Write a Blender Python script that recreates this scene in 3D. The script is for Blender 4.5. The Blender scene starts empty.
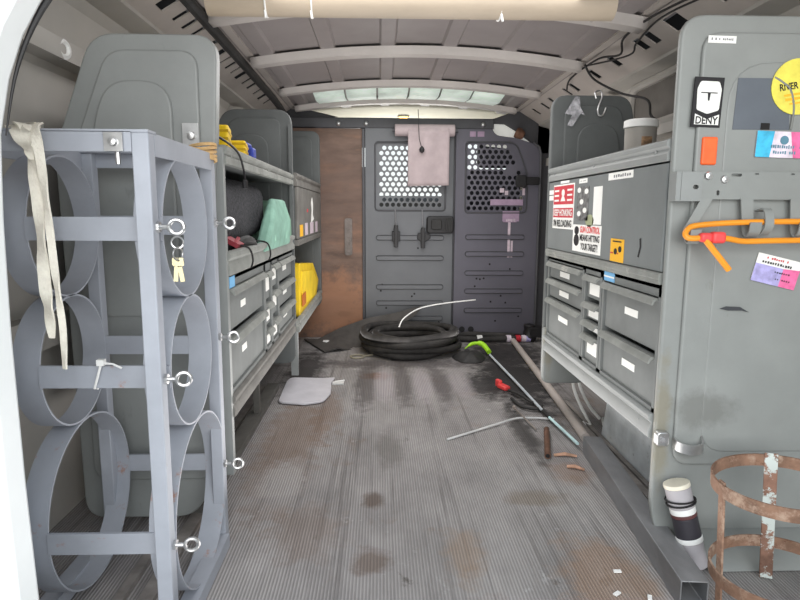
import bpy, bmesh, math, random
from mathutils import Vector, Matrix
random.seed(7)
PI = math.pi
scene = bpy.context.scene
COL = scene.collection

# ------------------------------------------------------------------ helpers
def lin(c):
    return tuple((v/255/12.92 if v/255 <= .04045 else ((v/255+.055)/1.055)**2.4) for v in c)

def nd(nt, typ, **kw):
    n = nt.nodes.new(typ)
    for k, v in kw.items():
        if k in n.inputs: n.inputs[k].default_value = v
        else: setattr(n, k, v)
    return n

def mixc(nt, fac, a, b, mode='MIX'):
    n = nt.nodes.new('ShaderNodeMix'); n.data_type = 'RGBA'; n.blend_type = mode
    for i, v in ((0, fac), (6, a), (7, b)):
        if hasattr(v, 'is_output'): nt.links.new(v, n.inputs[i])
        elif i == 0: n.inputs[0].default_value = v
        else: n.inputs[i].default_value = (*v, 1)
    return n.outputs[2]

def ramp(nt, val, lo, hi):
    n = nt.nodes.new('ShaderNodeMapRange'); n.clamp = True
    n.inputs[1].default_value = lo; n.inputs[2].default_value = hi
    nt.links.new(val, n.inputs[0]); return n.outputs[0]

def mth(nt, op, a, b=0.0):
    n = nt.nodes.new('ShaderNodeMath'); n.operation = op
    for i, v in ((0, a), (1, b)):
        if hasattr(v, 'is_output'): nt.links.new(v, n.inputs[i])
        else: n.inputs[i].default_value = v
    return n.outputs[0]

MATS = {}
def mat(name, col, rough=.5, metal=0., var=.12, vscale=9., stretch=(1, 1, 1), bump=0., bscale=60.,
        spots=(), patch=None, ribs=None, emit=0., alpha=1., trans=0., spec=.4, world=True):
    """procedural paint: base colour, cloudy variation, optional rust patches, located stains, ribs"""
    if name in MATS: return MATS[name]
    m = bpy.data.materials.new(name); m.use_nodes = True
    nt = m.node_tree; b = nt.nodes['Principled BSDF']
    geo = nd(nt, 'ShaderNodeNewGeometry'); pos = geo.outputs['Position']
    mp = nd(nt, 'ShaderNodeMapping'); mp.inputs['Scale'].default_value = stretch
    nt.links.new(pos, mp.inputs[0])
    n1 = nd(nt, 'ShaderNodeTexNoise', Scale=vscale, Detail=6., Roughness=.62)
    nt.links.new(mp.outputs[0], n1.inputs['Vector'])
    base = lin(col)
    dark = tuple(max(0, c*(1-var*1.6)) for c in base); light = tuple(min(1, c*(1+var*1.3)) for c in base)
    c = mixc(nt, ramp(nt, n1.outputs[0], .32, .68), dark, light)
    if patch:
        for (pc, psc, lo, hi, st) in patch:
            n2 = nd(nt, 'ShaderNodeTexNoise', Scale=psc, Detail=8., Roughness=.7)
            mq = nd(nt, 'ShaderNodeMapping'); mq.inputs['Scale'].default_value = st
            mq.inputs['Location'].default_value = (psc*.37, psc*.11, psc*.77)
            nt.links.new(pos, mq.inputs[0]); nt.links.new(mq.outputs[0], n2.inputs['Vector'])
            c = mixc(nt, ramp(nt, n2.outputs[0], lo, hi), c, lin(pc))
    if spots:
        sep = nd(nt, 'ShaderNodeSeparateXYZ'); nt.links.new(pos, sep.inputs[0])
        n3 = nd(nt, 'ShaderNodeTexNoise', Scale=15., Detail=8., Roughness=.72)
        nt.links.new(pos, n3.inputs['Vector'])
        for (ax, ay, axis, rx, ry, sc, strength) in spots:
            ox, oy = {'xy': (0, 1), 'xz': (0, 2), 'yz': (1, 2)}[axis]
            dx = mth(nt, 'DIVIDE', mth(nt, 'SUBTRACT', sep.outputs[ox], ax), rx)
            dy = mth(nt, 'DIVIDE', mth(nt, 'SUBTRACT', sep.outputs[oy], ay), ry)
            d = mth(nt, 'SQRT', mth(nt, 'ADD', mth(nt, 'MULTIPLY', dx, dx), mth(nt, 'MULTIPLY', dy, dy)))
            d = mth(nt, 'ADD', d, mth(nt, 'MULTIPLY', mth(nt, 'SUBTRACT', n3.outputs[0], .5), 2.2))
            f = mth(nt, 'MULTIPLY', ramp(nt, d, 1.15, .55), strength)
            c = mixc(nt, f, c, lin(sc))
    nt.links.new(c, b.inputs['Base Color'])
    b.inputs['Roughness'].default_value = rough; b.inputs['Metallic'].default_value = metal
    b.inputs['Specular IOR Level'].default_value = spec
    if alpha < 1: b.inputs['Alpha'].default_value = alpha
    if trans: b.inputs['Transmission Weight'].default_value = trans
    if emit:
        b.inputs['Emission Color'].default_value = (*base, 1); b.inputs['Emission Strength'].default_value = emit
    if bump or ribs:
        bp = nd(nt, 'ShaderNodeBump', Strength=max(bump, .5 if ribs else 0), Distance=.004)
        if ribs:
            w = nd(nt, 'ShaderNodeTexWave', Scale=ribs, Distortion=0.); w.wave_type = 'BANDS'; w.bands_direction = 'X'
            nt.links.new(pos, w.inputs['Vector']); h = w.outputs['Color']
            nt.links.new(mixc(nt, mth(nt, 'MULTIPLY', mth(nt, 'SUBTRACT', 1., h), .38), c, (.05, .045, .043)), b.inputs['Base Color'])
        else:
            n4 = nd(nt, 'ShaderNodeTexNoise', Scale=bscale, Detail=4.); nt.links.new(pos, n4.inputs['Vector']); h = n4.outputs[0]
        nt.links.new(h, bp.inputs['Height']); nt.links.new(bp.outputs[0], b.inputs['Normal'])
    MATS[name] = m; return m

def flat(name, col, rough=.55, **kw):
    return mat(name, col, rough, var=.03, **kw)

def rot_to(d):
    return Vector((0, 0, 1)).rotation_difference(Vector(d).normalized()).to_matrix()

class G:
    """collects shapes, then builds ONE mesh object"""
    def __init__(s): s.v = []; s.f = []
    def add(s, vs, fs):
        o = len(s.v); s.v += [Vector(p) for p in vs]; s.f += [tuple(i+o for i in f) for f in fs]; return s
    def box(s, x0, x1, y0, y1, z0, z1, R=None, c=None):
        vs = [Vector((x, y, z)) for x in (x0, x1) for y in (y0, y1) for z in (z0, z1)]
        if R is not None:
            c = Vector(c); vs = [c + R @ p for p in vs]
        return s.add(vs, [(0, 1, 3, 2), (4, 6, 7, 5), (0, 4, 5, 1), (2, 3, 7, 6), (0, 2, 6, 4), (1, 5, 7, 3)])
    def bar(s, a, b, w, h, up=(0, 0, 1)):
        a, b = Vector(a), Vector(b); d = (b-a).normalized(); sd = d.cross(Vector(up))
        if sd.length < 1e-4: sd = d.cross(Vector((0, 1, 0)))
        sd.normalize(); u = sd.cross(d)
        vs = [p + sd*i*w/2 + u*j*h/2 for p in (a, b) for i, j in ((-1, -1), (1, -1), (1, 1), (-1, 1))]
        return s.add(vs, [(3, 2, 1, 0), (4, 5, 6, 7), (0, 1, 5, 4), (1, 2, 6, 5), (2, 3, 7, 6), (3, 0, 4, 7)])
    def prism(s, poly, axis, a, b):
        f = {'x': lambda p, t: (t, p[0], p[1]), 'y': lambda p, t: (p[0], t, p[1]), 'z': lambda p, t: (p[0], p[1], t)}[axis]
        n = len(poly)
        return s.add([f(p, a) for p in poly] + [f(p, b) for p in poly],
                     [tuple(range(n)), tuple(range(2*n-1, n-1, -1))] + [(i, n+i, n+(i+1) % n, (i+1) % n) for i in range(n)])
    def tube(s, pts, r, seg=10, closed=False, cap=True):
        pts = [Vector(p) for p in pts]; n = len(pts); rs = r if isinstance(r, (list, tuple)) else [r]*n
        prev = None; vs = []
        for i, p in enumerate(pts):
            if closed: t = pts[(i+1) % n]-pts[i-1]
            else: t = pts[min(i+1, n-1)]-pts[max(i-1, 0)]
            t.normalize()
            if prev is None:
                prev = t.orthogonal().normalized()
            prev = (prev - t*prev.dot(t)); prev.normalize(); q = t.cross(prev)
            vs += [p + (prev*math.cos(2*PI*k/seg)+q*math.sin(2*PI*k/seg))*rs[i] for k in range(seg)]
        fs = []
        for i in range(n if closed else n-1):
            j = (i+1) % n
            fs += [(i*seg+k, i*seg+(k+1) % seg, j*seg+(k+1) % seg, j*seg+k) for k in range(seg)]
        if cap and not closed:
            fs += [tuple(range(seg-1, -1, -1)), tuple((n-1)*seg+k for k in range(seg))]
        return s.add(vs, fs)
    def lathe(s, prof, c, d=(0, 0, 1), seg=28):
        R = rot_to(d); c = Vector(c); n = len(prof); vs = []; fs = []
        for r, h in prof:
            vs += [c + R @ Vector((r*math.cos(2*PI*k/seg), r*math.sin(2*PI*k/seg), h)) for k in range(seg)]
        for i in range(n-1):
            fs += [(i*seg+k, i*seg+(k+1) % seg, (i+1)*seg+(k+1) % seg, (i+1)*seg+k) for k in range(seg)]
        return s.add(vs, fs)
    def cyl(s, c, d, r, h, seg=24):
        s.lathe([(1e-4, 0), (r, 0), (r, h), (1e-4, h)], c, d, seg); return s
    def ring(s, c, d, R, r, seg=28, t=8):
        M = rot_to(d); c = Vector(c)
        return s.tube([c + M @ Vector((R*math.cos(2*PI*k/seg), R*math.sin(2*PI*k/seg), 0)) for k in range(seg)], r, t, True)
    def band(s, c, d, R, w, t, seg=56):
        return s.lathe([(R-t, -w/2), (R, -w/2), (R, w/2), (R-t, w/2), (R-t, -w/2)], c, d, seg)
    def ribbon(s, pts, ws, t=.0015):
        """pts with a side vector each: [(p, side)]"""
        vs = []; n = len(pts)
        for i, (p, sd) in enumerate(pts):
            p = Vector(p); sd = Vector(sd).normalized()
            tan = (Vector(pts[min(i+1, n-1)][0])-Vector(pts[max(i-1, 0)][0])).normalized()
            nn = tan.cross(sd).normalized(); w = ws[i] if isinstance(ws, (list, tuple)) else ws
            vs += [p-sd*w/2-nn*t/2, p+sd*w/2-nn*t/2, p+sd*w/2+nn*t/2, p-sd*w/2+nn*t/2]
        fs = [(0, 1, 2, 3), tuple(4*(n-1)+k for k in (3, 2, 1, 0))]
        for i in range(n-1):
            fs += [(4*i+k, 4*i+(k+1) % 4, 4*i+4+(k+1) % 4, 4*i+4+k) for k in range(4)]
        return s.add(vs, fs)
    def grid(s, fn, nu, nv):
        vs = [fn(i/nu, j/nv) for i in range(nu+1) for j in range(nv+1)]
        return s.add(vs, [(i*(nv+1)+j, (i+1)*(nv+1)+j, (i+1)*(nv+1)+j+1, i*(nv+1)+j+1) for i in range(nu) for j in range(nv)])
    def build(s, name, m, parent=None, bevel=0, seg=2, smooth=True, label=None, solid=0, subd=0, ang=.6, kind=None):
        me = bpy.data.meshes.new(name)
        off = Vector(ORG.get(parent.name, (0, 0, 0))) if parent else Vector((0, 0, 0))
        if not parent:   # thing of one mesh: origin at its base
            xs = [p.x for p in s.v]; ys = [p.y for p in s.v]; zs = [p.z for p in s.v]
            off = Vector(((min(xs)+max(xs))/2, (min(ys)+max(ys))/2, min(zs)))
        me.from_pydata([p-off for p in s.v], [], s.f)
        bm = bmesh.new(); bm.from_mesh(me); bmesh.ops.recalc_face_normals(bm, faces=bm.faces); bm.to_mesh(me); bm.free()
        me.materials.append(m)
        if smooth:
            me.shade_smooth(); me.set_sharp_from_angle(angle=ang)
        o = bpy.data.objects.new(name, me); COL.objects.link(o)
        if parent: o.parent = parent
        else: o.location = off
        ORG[o.name] = tuple(off)
        if solid:
            k = o.modifiers.new('solid', 'SOLIDIFY'); k.thickness = solid; k.offset = 0
        if bevel:
            k = o.modifiers.new('bevel', 'BEVEL'); k.width = bevel; k.segments = seg; k.limit_method = 'ANGLE'; k.angle_limit = .6
        if subd:
            k = o.modifiers.new('sub', 'SUBSURF'); k.levels = subd; k.render_levels = subd
        if label: o['label'] = label
        if kind: o['kind'] = kind
        return o
ORG = {}

def thing(name, label, cat, loc, group=None):
    o = bpy.data.objects.new(name, None); COL.objects.link(o); o.location = loc
    o.empty_display_size = .05
    o['label'] = label; o['category'] = cat
    if group: o['group'] = group
    ORG[o.name] = tuple(loc); return o

def tag(o, label, cat, group=None):
    o['label'] = label; o['category'] = cat
    if group: o['group'] = group
    return o

def dup(o, delta, label=None, parent=None):
    c = o.copy(); COL.objects.link(c)
    if parent is None:
        c.location = Vector(o.location)+Vector(delta)
        if label: c['label'] = label
    else: c.parent = parent
    for ch in o.children: dup(ch, None, None, c)
    return c

def flat_mesh(outer, holes, t):
    """flat 2-D plate with holes, thickness t -> verts, faces"""
    cu = bpy.data.curves.new('tmp', 'CURVE'); cu.dimensions = '2D'; cu.fill_mode = 'BOTH'; cu.extrude = t/2
    for poly in [outer]+list(holes):
        sp = cu.splines.new('POLY'); sp.points.add(len(poly)-1); sp.use_cyclic_u = True
        for p, q in zip(sp.points, poly): p.co = (q[0], q[1], 0, 1)
    o = bpy.data.objects.new('tmp', cu); COL.objects.link(o)
    dg = bpy.context.evaluated_depsgraph_get(); me = bpy.data.meshes.new_from_object(o.evaluated_get(dg))
    vs = [tuple(v.co) for v in me.vertices]; fs = [tuple(p.vertices) for p in me.polygons]
    bpy.data.objects.remove(o); bpy.data.curves.remove(cu); bpy.data.meshes.remove(me)
    return vs, fs

_txt = {}
def text_shape(body):
    if body in _txt: return _txt[body]
    cu = bpy.data.curves.new('tmp', 'FONT'); cu.body = body; cu.extrude = 0; cu.resolution_u = 3; cu.offset = .022
    o = bpy.data.objects.new('tmp', cu); COL.objects.link(o)
    dg = bpy.context.evaluated_depsgraph_get(); me = bpy.data.meshes.new_from_object(o.evaluated_get(dg))
    vs = [tuple(v.co) for v in me.vertices]; fs = [tuple(p.vertices) for p in me.polygons]
    bpy.data.objects.remove(o); bpy.data.curves.remove(cu); bpy.data.meshes.remove(me)
    _txt[body] = (vs, fs); return vs, fs

class Plane:
    """a flat face in the scene: origin, reading direction u, up v, outward normal n"""
    def __init__(s, o, u, v, n): s.o, s.u, s.v, s.n = map(Vector, (o, u, v, n))
    def p(s, a, b, h=0.): return s.o + s.u*a + s.v*b + s.n*h
    def turned(s, a, b, ang):
        c, q = math.cos(ang), math.sin(ang)
        return Plane(s.p(a, b), s.u*c+s.v*q, s.v*c-s.u*q, s.n)
    def poly(s, g, pts, h0, h1):
        n = len(pts)
        return g.add([s.p(a, b, h0) for a, b in pts]+[s.p(a, b, h1) for a, b in pts],
                     [tuple(range(n)), tuple(range(2*n-1, n-1, -1))]+[(i, n+i, n+(i+1) % n, (i+1) % n) for i in range(n)])
    def rect(s, g, a0, a1, b0, b1, h0=0., h1=.0012): return s.poly(g, [(a0, b0), (a1, b0), (a1, b1), (a0, b1)], h0, h1)
    def disc(s, g, a, b, r, h0=0., h1=.0012, n=40, ry=None):
        return s.poly(g, [(a+r*math.cos(2*PI*k/n), b+(ry or r)*math.sin(2*PI*k/n)) for k in range(n)], h0, h1)
    def text(s, g, body, a0, a1, b0, b1, h=.0016):
        vs, fs = text_shape(body)
        xs = [q[0] for q in vs]; ys = [q[1] for q in vs]
        x0, x1, y0, y1 = min(xs), max(xs), min(ys), max(ys)
        return g.add([s.p(a0+(q[0]-x0)/(x1-x0)*(a1-a0), b0+(q[1]-y0)/(y1-y0)*(b1-b0), h) for q in vs], fs)
    def scribble(s, g, a0, a1, b0, b1, n=8, h=.0016, rnd=random):
        """row of tiny illegible printed strokes"""
        w = (a1-a0)/n
        for i in range(n):
            if rnd.random() < .15: continue
            lo = b0+(b1-b0)*rnd.uniform(0, .15)
            s.rect(g, a0+i*w+w*.1, a0+i*w+w*rnd.uniform(.55, .85), lo, b1-(b1-b0)*rnd.uniform(0, .3), h-.0003, h)
        return g

def rr(x0, x1, z0, z1, r, n=6, rs=None):
    """rounded rectangle; rs = radii bl, br, tr, tl"""
    rs = rs or (r, r, r, r); out = []
    for (cx, cz, a, q) in ((x0, z0, PI, rs[0]), (x1, z0, 1.5*PI, rs[1]), (x1, z1, 0, rs[2]), (x0, z1, .5*PI, rs[3])):
        ox = q if cx == x0 else -q; oz = q if cz == z0 else -q
        for k in range(n+1):
            t = a+k/n*PI/2; out.append((cx+ox+q*math.cos(t), cz+oz+q*math.sin(t)))
    return out

def rpoly(pts, rad, n=6):
    """round every corner of a polygon; rad number or list"""
    out = []; m = len(pts)
    for i in range(m):
        p = Vector(pts[i]); a = Vector(pts[i-1]); b = Vector(pts[(i+1) % m]); r = rad[i] if isinstance(rad, (list, tuple)) else rad
        r = min(r, (a-p).length*.48, (b-p).length*.48)
        if r <= 0: out.append(tuple(p)); continue
        da = (a-p).normalized(); db = (b-p).normalized()
        s, e = p+da*r, p+db*r
        for k in range(n+1):
            t = k/n; q = s*(1-t)**2+p*2*t*(1-t)+e*t*t; out.append(tuple(q))
    return out

def spline(pts, n=8):
    """Catmull-Rom through points"""
    P = [Vector(p) for p in pts]; out = []
    for i in range(len(P)-1):
        a, b, c, d = P[max(i-1, 0)], P[i], P[i+1], P[min(i+2, len(P)-1)]
        for k in range(n):
            t = k/n
            out.append(.5*((2*b)+(c-a)*t+(2*a-5*b+4*c-d)*t*t+(3*b-a-3*c+d)*t**3))
    return out+[P[-1]]

# ------------------------------------------------------------------ camera
F, VPX, VPY, H = 600., 380., 212., .757
d = Vector(((VPX-400)/F, -(VPY-300)/F, -1)).normalized()
up = Vector((0, 1, 0)); up = (up-d*up.dot(d)).normalized(); xx = d.cross(up)
Mc = Matrix((xx, d, up))
cam = bpy.data.cameras.new('camera'); cam.sensor_width = 36; cam.lens = F/800*36; cam.clip_start = .02
co = bpy.data.objects.new('camera', cam); COL.objects.link(co)
co.matrix_world = Matrix.Translation((0, 0, H)) @ Mc.to_4x4()
scene.camera = co

# ------------------------------------------------------------------ materials
RUST = ((122, 78, 52), 26., .60, .72, (1, 1, 1))
SCUFF = ((172, 172, 168), 14., .63, .80, (1, 1, 1))
M = dict(
 floor=mat('ribbed_rubber_floor', (162, 158, 157), .8, var=.16, vscale=6., stretch=(1, .5, 1), ribs=44., bump=.5,
   patch=[((118, 114, 113), 44., .54, .68, (1, .02, 1)), ((172, 168, 166), 27., .56, .72, (1, .03, 1)), ((132, 110, 94), 3.2, .57, .74, (1, .6, 1)), ((186, 184, 184), 15., .63, .70, (1, .7, 1)), ((96, 90, 86), 13., .64, .72, (1, .6, 1)), ((116, 86, 66), 40., .70, .76, (1, 1, 1))],
   spots=[(.62, 2.72, 'xy', .17, .62, (30, 28, 30), .95), (.70, 3.2, 'xy', .25, .35, (36, 33, 36), .9), (.50, 2.0, 'xy', .04, .28, (48, 45, 44), .8), (.46, 2.55, 'xy', .09, .22, (36, 34, 36), .85),
          (-.36, 2.85, 'xy', .10, .45, (40, 37, 36), .9), (-.30, 1.95, 'xy', .11, .55, (134, 110, 92), .55), (-.2, 2.2, 'xy', .06, .3, (138, 110, 90), .45), (-.02, 2.72, 'xy', .07, .07, (140, 96, 66), .8),
          (.1, 2.95, 'xy', .5, .10, (84, 78, 80), .75), (-.06, 2.6, 'xy', .05, .4, (92, 86, 86), .7), (.10, 2.62, 'xy', .05, .35, (96, 90, 90), .7), (.27, 2.62, 'xy', .05, .35, (100, 93, 94), .7), (.02, 2.6, 'xy', .05, .28, (188, 180, 184), .7), (.19, 2.58, 'xy', .05, .28, (188, 180, 184), .7), (.36, 2.6, 'xy', .05, .25, (182, 174, 178), .6),
          (-.28, 1.62, 'xy', .07, .16, (190, 188, 188), .6), (-.02, 1.5, 'xy', .035, .05, (92, 72, 58), .7), (-.02, 1.22, 'xy', .05, .05, (100, 76, 58), .6), (.19, 1.25, 'xy', .05, .12, (158, 134, 112), .5), (.03, 1.85, 'xy', .05, .15, (104, 100, 94), .4), (-.18, 1.35, 'xy', .1, .14, (130, 110, 96), .4),
          (.56, 1.66, 'xy', .06, .08, (150, 116, 92), .4), (.48, 1.15, 'xy', .1, .16, (158, 128, 104), .6), (.42, 1.5, 'xy', .09, .05, (120, 104, 84), .5)]),
 wall=mat('beige_grey_body_paint', (178, 174, 168), .5, var=.06, vscale=3.),
 rail=mat('pale_body_rail_paint', (182, 174, 168), .5, var=.06, vscale=5.),
 roof=mat('roof_sheet_paint', (140, 133, 132), .45, var=.08, vscale=3.),
 bow=mat('roof_bow_paint', (190, 184, 180), .45, var=.07, vscale=5.),
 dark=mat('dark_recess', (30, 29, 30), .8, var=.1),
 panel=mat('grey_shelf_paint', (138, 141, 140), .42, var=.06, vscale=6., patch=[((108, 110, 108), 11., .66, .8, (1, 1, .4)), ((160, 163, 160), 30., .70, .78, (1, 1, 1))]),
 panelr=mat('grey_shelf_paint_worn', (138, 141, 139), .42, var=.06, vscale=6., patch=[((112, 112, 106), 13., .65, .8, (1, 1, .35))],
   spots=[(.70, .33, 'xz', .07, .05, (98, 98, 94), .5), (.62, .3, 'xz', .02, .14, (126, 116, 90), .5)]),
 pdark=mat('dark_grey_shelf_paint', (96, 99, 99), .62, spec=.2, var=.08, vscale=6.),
 door=mat('locker_grey_paint', (118, 122, 122), .62, spec=.2, var=.06, vscale=6., patch=[((140, 142, 140), 34., .72, .78, (1, 1, 1))]),
 drawer=mat('drawer_grey_paint', (118, 121, 120), .62, spec=.2, var=.08, vscale=8., patch=[((148, 150, 148), 30., .70, .76, (1, 1, 1))]),
 lip=mat('worn_lip_paint', (134, 136, 132), .62, spec=.2, var=.12, vscale=12., patch=[((176, 174, 166), 16., .60, .74, (1, .5, 1)), ((84, 82, 78), 20., .66, .76, (1, 1, 1))]),
 lipd=mat('worn_dark_lip_paint', (108, 106, 102), .62, spec=.2, var=.14, vscale=12., patch=[((150, 146, 140), 16., .62, .76, (1, .5, 1))]),
 rack=mat('blue_grey_rack_paint', (160, 164, 173), .5, var=.06, vscale=9., patch=[((168, 118, 84), 17., .67, .76, (1, 1, 1))]),
 rackr=mat('blue_grey_rack_paint_rusty', (160, 164, 173), .5, var=.06, vscale=9., patch=[((164, 108, 70), 22., .60, .72, (1, 1, 1))]),
 zinc=mat('zinc_metal', (196, 196, 196), .3, .85, var=.1, vscale=40.),
 steel=mat('grey_steel', (132, 132, 134), .42, .15, var=.18, vscale=9., stretch=(1, .4, 1), patch=[((150, 146, 140), 9., .6, .8, (1, .3, 1))]),
 rust=mat('rusty_steel', (132, 102, 84), .8, 0, var=.25, vscale=22., patch=[((166, 142, 124), 24., .50, .62, (1, 1, 1)), ((104, 68, 52), 34., .57, .68, (1, 1, 1)), ((200, 196, 188), 30., .68, .72, (1, 1, 1))]),
 rustw=mat('rusty_steel_white_flakes', (138, 104, 88), .8, 0, var=.3, vscale=22., patch=[((200, 208, 204), 16., .50, .53, (1, 1, 1)), ((96, 58, 44), 32., .6, .72, (1, 1, 1))]),
 part=mat('partition_grey', (98, 100, 104), .45, var=.06, vscale=4.),
 partflare=mat('partition_grey_flare_tint', (92, 90, 100), .45, var=.06, vscale=4.),  # violet tint of lens flare painted into the partition grey
 partd=mat('partition_dark', (72, 72, 76), .5, var=.1, vscale=6.),
 wood=mat('brown_plywood', (112, 92, 82), .7, var=.22, vscale=7., stretch=(.6, 1, 2.2), patch=[((146, 110, 90), 4., .50, .72, (.6, 1, 2.)), ((84, 60, 52), 5., .60, .74, (.5, 1, 2.))],
   spots=[(-.215, .145, 'xz', .06, .022, (66, 62, 58), .85), (-.3, .2, 'xz', .35, .22, (172, 124, 94), .6), (-.3, .85, 'xz', .4, .3, (104, 86, 78), .5)]),
 black=mat('black_rubber', (48, 47, 47), .6, var=.25, vscale=14.),
 blackp=mat('black_plastic', (34, 33, 35), .45, var=.15),
 hose=mat('black_hose', (54, 52, 51), .75, var=.3, vscale=18.),
 white=mat('white_plastic', (232, 232, 230), .45, var=.05),
 sheet=mat('white_folded_sheet', (206, 204, 210), .5, var=.06, vscale=14.),
 pillar=mat('white_body_paint', (244, 247, 247), .35, var=.02),
 cream=mat('cream_webbing', (248, 240, 226), .8, var=.08, vscale=40., bump=.4, bscale=260.),
 pvc=mat('grey_conduit', (190, 180, 174), .5, var=.1, vscale=14., stretch=(1, .3, 1)),
 pipe=mat('cream_tube', (178, 164, 146), .5, var=.08, vscale=8., stretch=(.4, 1, 1)),
 yellow=mat('yellow_plastic', (226, 190, 28), .45, var=.1, vscale=14.),
 blue=mat('blue_plastic', (36, 56, 150), .45, var=.1),
 teal=mat('pale_green_fabric', (126, 166, 150), .75, var=.14, vscale=16.),
 felt=mat('speckled_felt', (58, 58, 62), .95, var=.5, vscale=130., bump=.6, bscale=220.),
 orange=mat('orange_cable', (236, 150, 40), .45, var=.06),
 reflector=mat('orange_reflector', (250, 104, 52), .35, var=.08, vscale=40.),
 red=mat('red_plastic', (232, 76, 76), .45, var=.06),
 red2=mat('red_print', (196, 44, 58), .5, var=.05),
 lime=mat('lime_plastic', (176, 236, 52), .45, var=.05),
 paper=flat('white_sticker', (236, 236, 232)), ink=flat('black_ink', (28, 26, 30)), grey=flat('grey_ink', (120, 120, 124)),
 lblue=flat('light_blue_sticker', (120, 180, 224)), orangest=flat('amber_sticker', (238, 180, 44)),
 pink=mat('pink_print', (232, 110, 160), .5, var=.2, vscale=30.), pale=mat('pale_print', (226, 214, 226), .5, var=.15, vscale=40.),
 cyan=mat('cyan_print', (70, 190, 232), .5, var=.2, vscale=30.), lilac=mat('lilac_print', (176, 170, 220), .5, var=.2, vscale=40.),
 yst=mat('yellow_round_sticker', (230, 218, 92), .45, var=.1, vscale=30.),
 silver=mat('silver_tape', (190, 190, 196), .25, .7, var=.35, vscale=50.),
 towel=mat('mauve_towel', (166, 152, 154), .85, var=.06, vscale=18.),
 copper=mat('copper_pipe', (118, 86, 70), .5, .35, var=.25, vscale=30.), copperb=mat('bright_copper', (206, 164, 140), .35, .5, var=.2, vscale=40.),
 headliner=mat('pale_headliner', (230, 226, 210), .8, var=.04), dash=mat('dashboard_plastic', (58, 58, 62), .6, var=.1), seat=mat('seat_cloth', (50, 50, 56), .9, var=.15),
 roofshine=mat('roof_reflection_glow', (214, 228, 218), .35, var=.18, vscale=9., emit=.3),  # pale green glow standing in for light reflected on the roof sheet
 twine=mat('tan_twine', (198, 164, 116), .85, var=.2, vscale=60.),
 bucket=mat('grey_bucket_print', (150, 146, 140), .5, var=.08), tape=flat('black_tape', (54, 52, 58), .4), pipeg=mat('grey_pvc', (170, 166, 170), .45, var=.06),
 ground=mat('asphalt', (128, 126, 124), .9, var=.15), slit=flat('slit_dark', (60, 62, 66)),
)

CX = .15   # middle of the van
# ------------------------------------------------------------------ setting
G().box(-.82, 1.12, .62, 3.66, -.04, 0).build('floor', M['floor'], kind='structure')
# roof sheet with lengthwise corrugations
def roofz(x): return 1.395-.055*((x-CX)/.66)**2
def roof_fn(u, v):
    x = CX-.72+1.44*u; ph = ((x-CX)/.235+.5) % 1
    bump = .010 if .12 < ph < .88 else 0
    return (x, .55+3.2*v, roofz(x)+bump)
G().grid(roof_fn, 180, 6).build('ceiling', M['roof'], kind='structure', solid=.004, ang=.3)
# roof bows
def bow(name, y, w, drop, hw):
    g = G(); n = 40
    prof = [(-w/2, 0), (-w/2-.012, 0), (-w*.34, -drop), (w*.34, -drop), (w/2+.012, 0)]
    for i in range(n):
        for k in range(4):
            pass
    vs = []; 
    for i in range(n+1):
        x = CX-hw+2*hw*i/n
        for (dy, dz) in prof: vs.append((x, y+dy, roofz(x)-.002+dz))
    m = len(prof)
    fs = [(i*m+k, i*m+k+1, (i+1)*m+k+1, (i+1)*m+k) for i in range(n) for k in range(m-1)]
    g.add(vs, fs)
    for x in (CX-.5, CX-.3, CX-.1, CX+.1, CX+.3, CX+.5):
        g.cyl((x, y-w*.1, roofz(x)-drop-.003), (0, 0, 1), .006, .006, 10)
    g.build(name, M['bow'], kind='structure', solid=.003)
bow('trim_1', 1.93, .075, .024, .66); bow('trim_2', 2.48, .075, .024, .65); bow('trim_3', 3.08, .07, .022, .64); bow('trim_4', 3.55, .07, .022, .63)
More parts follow.
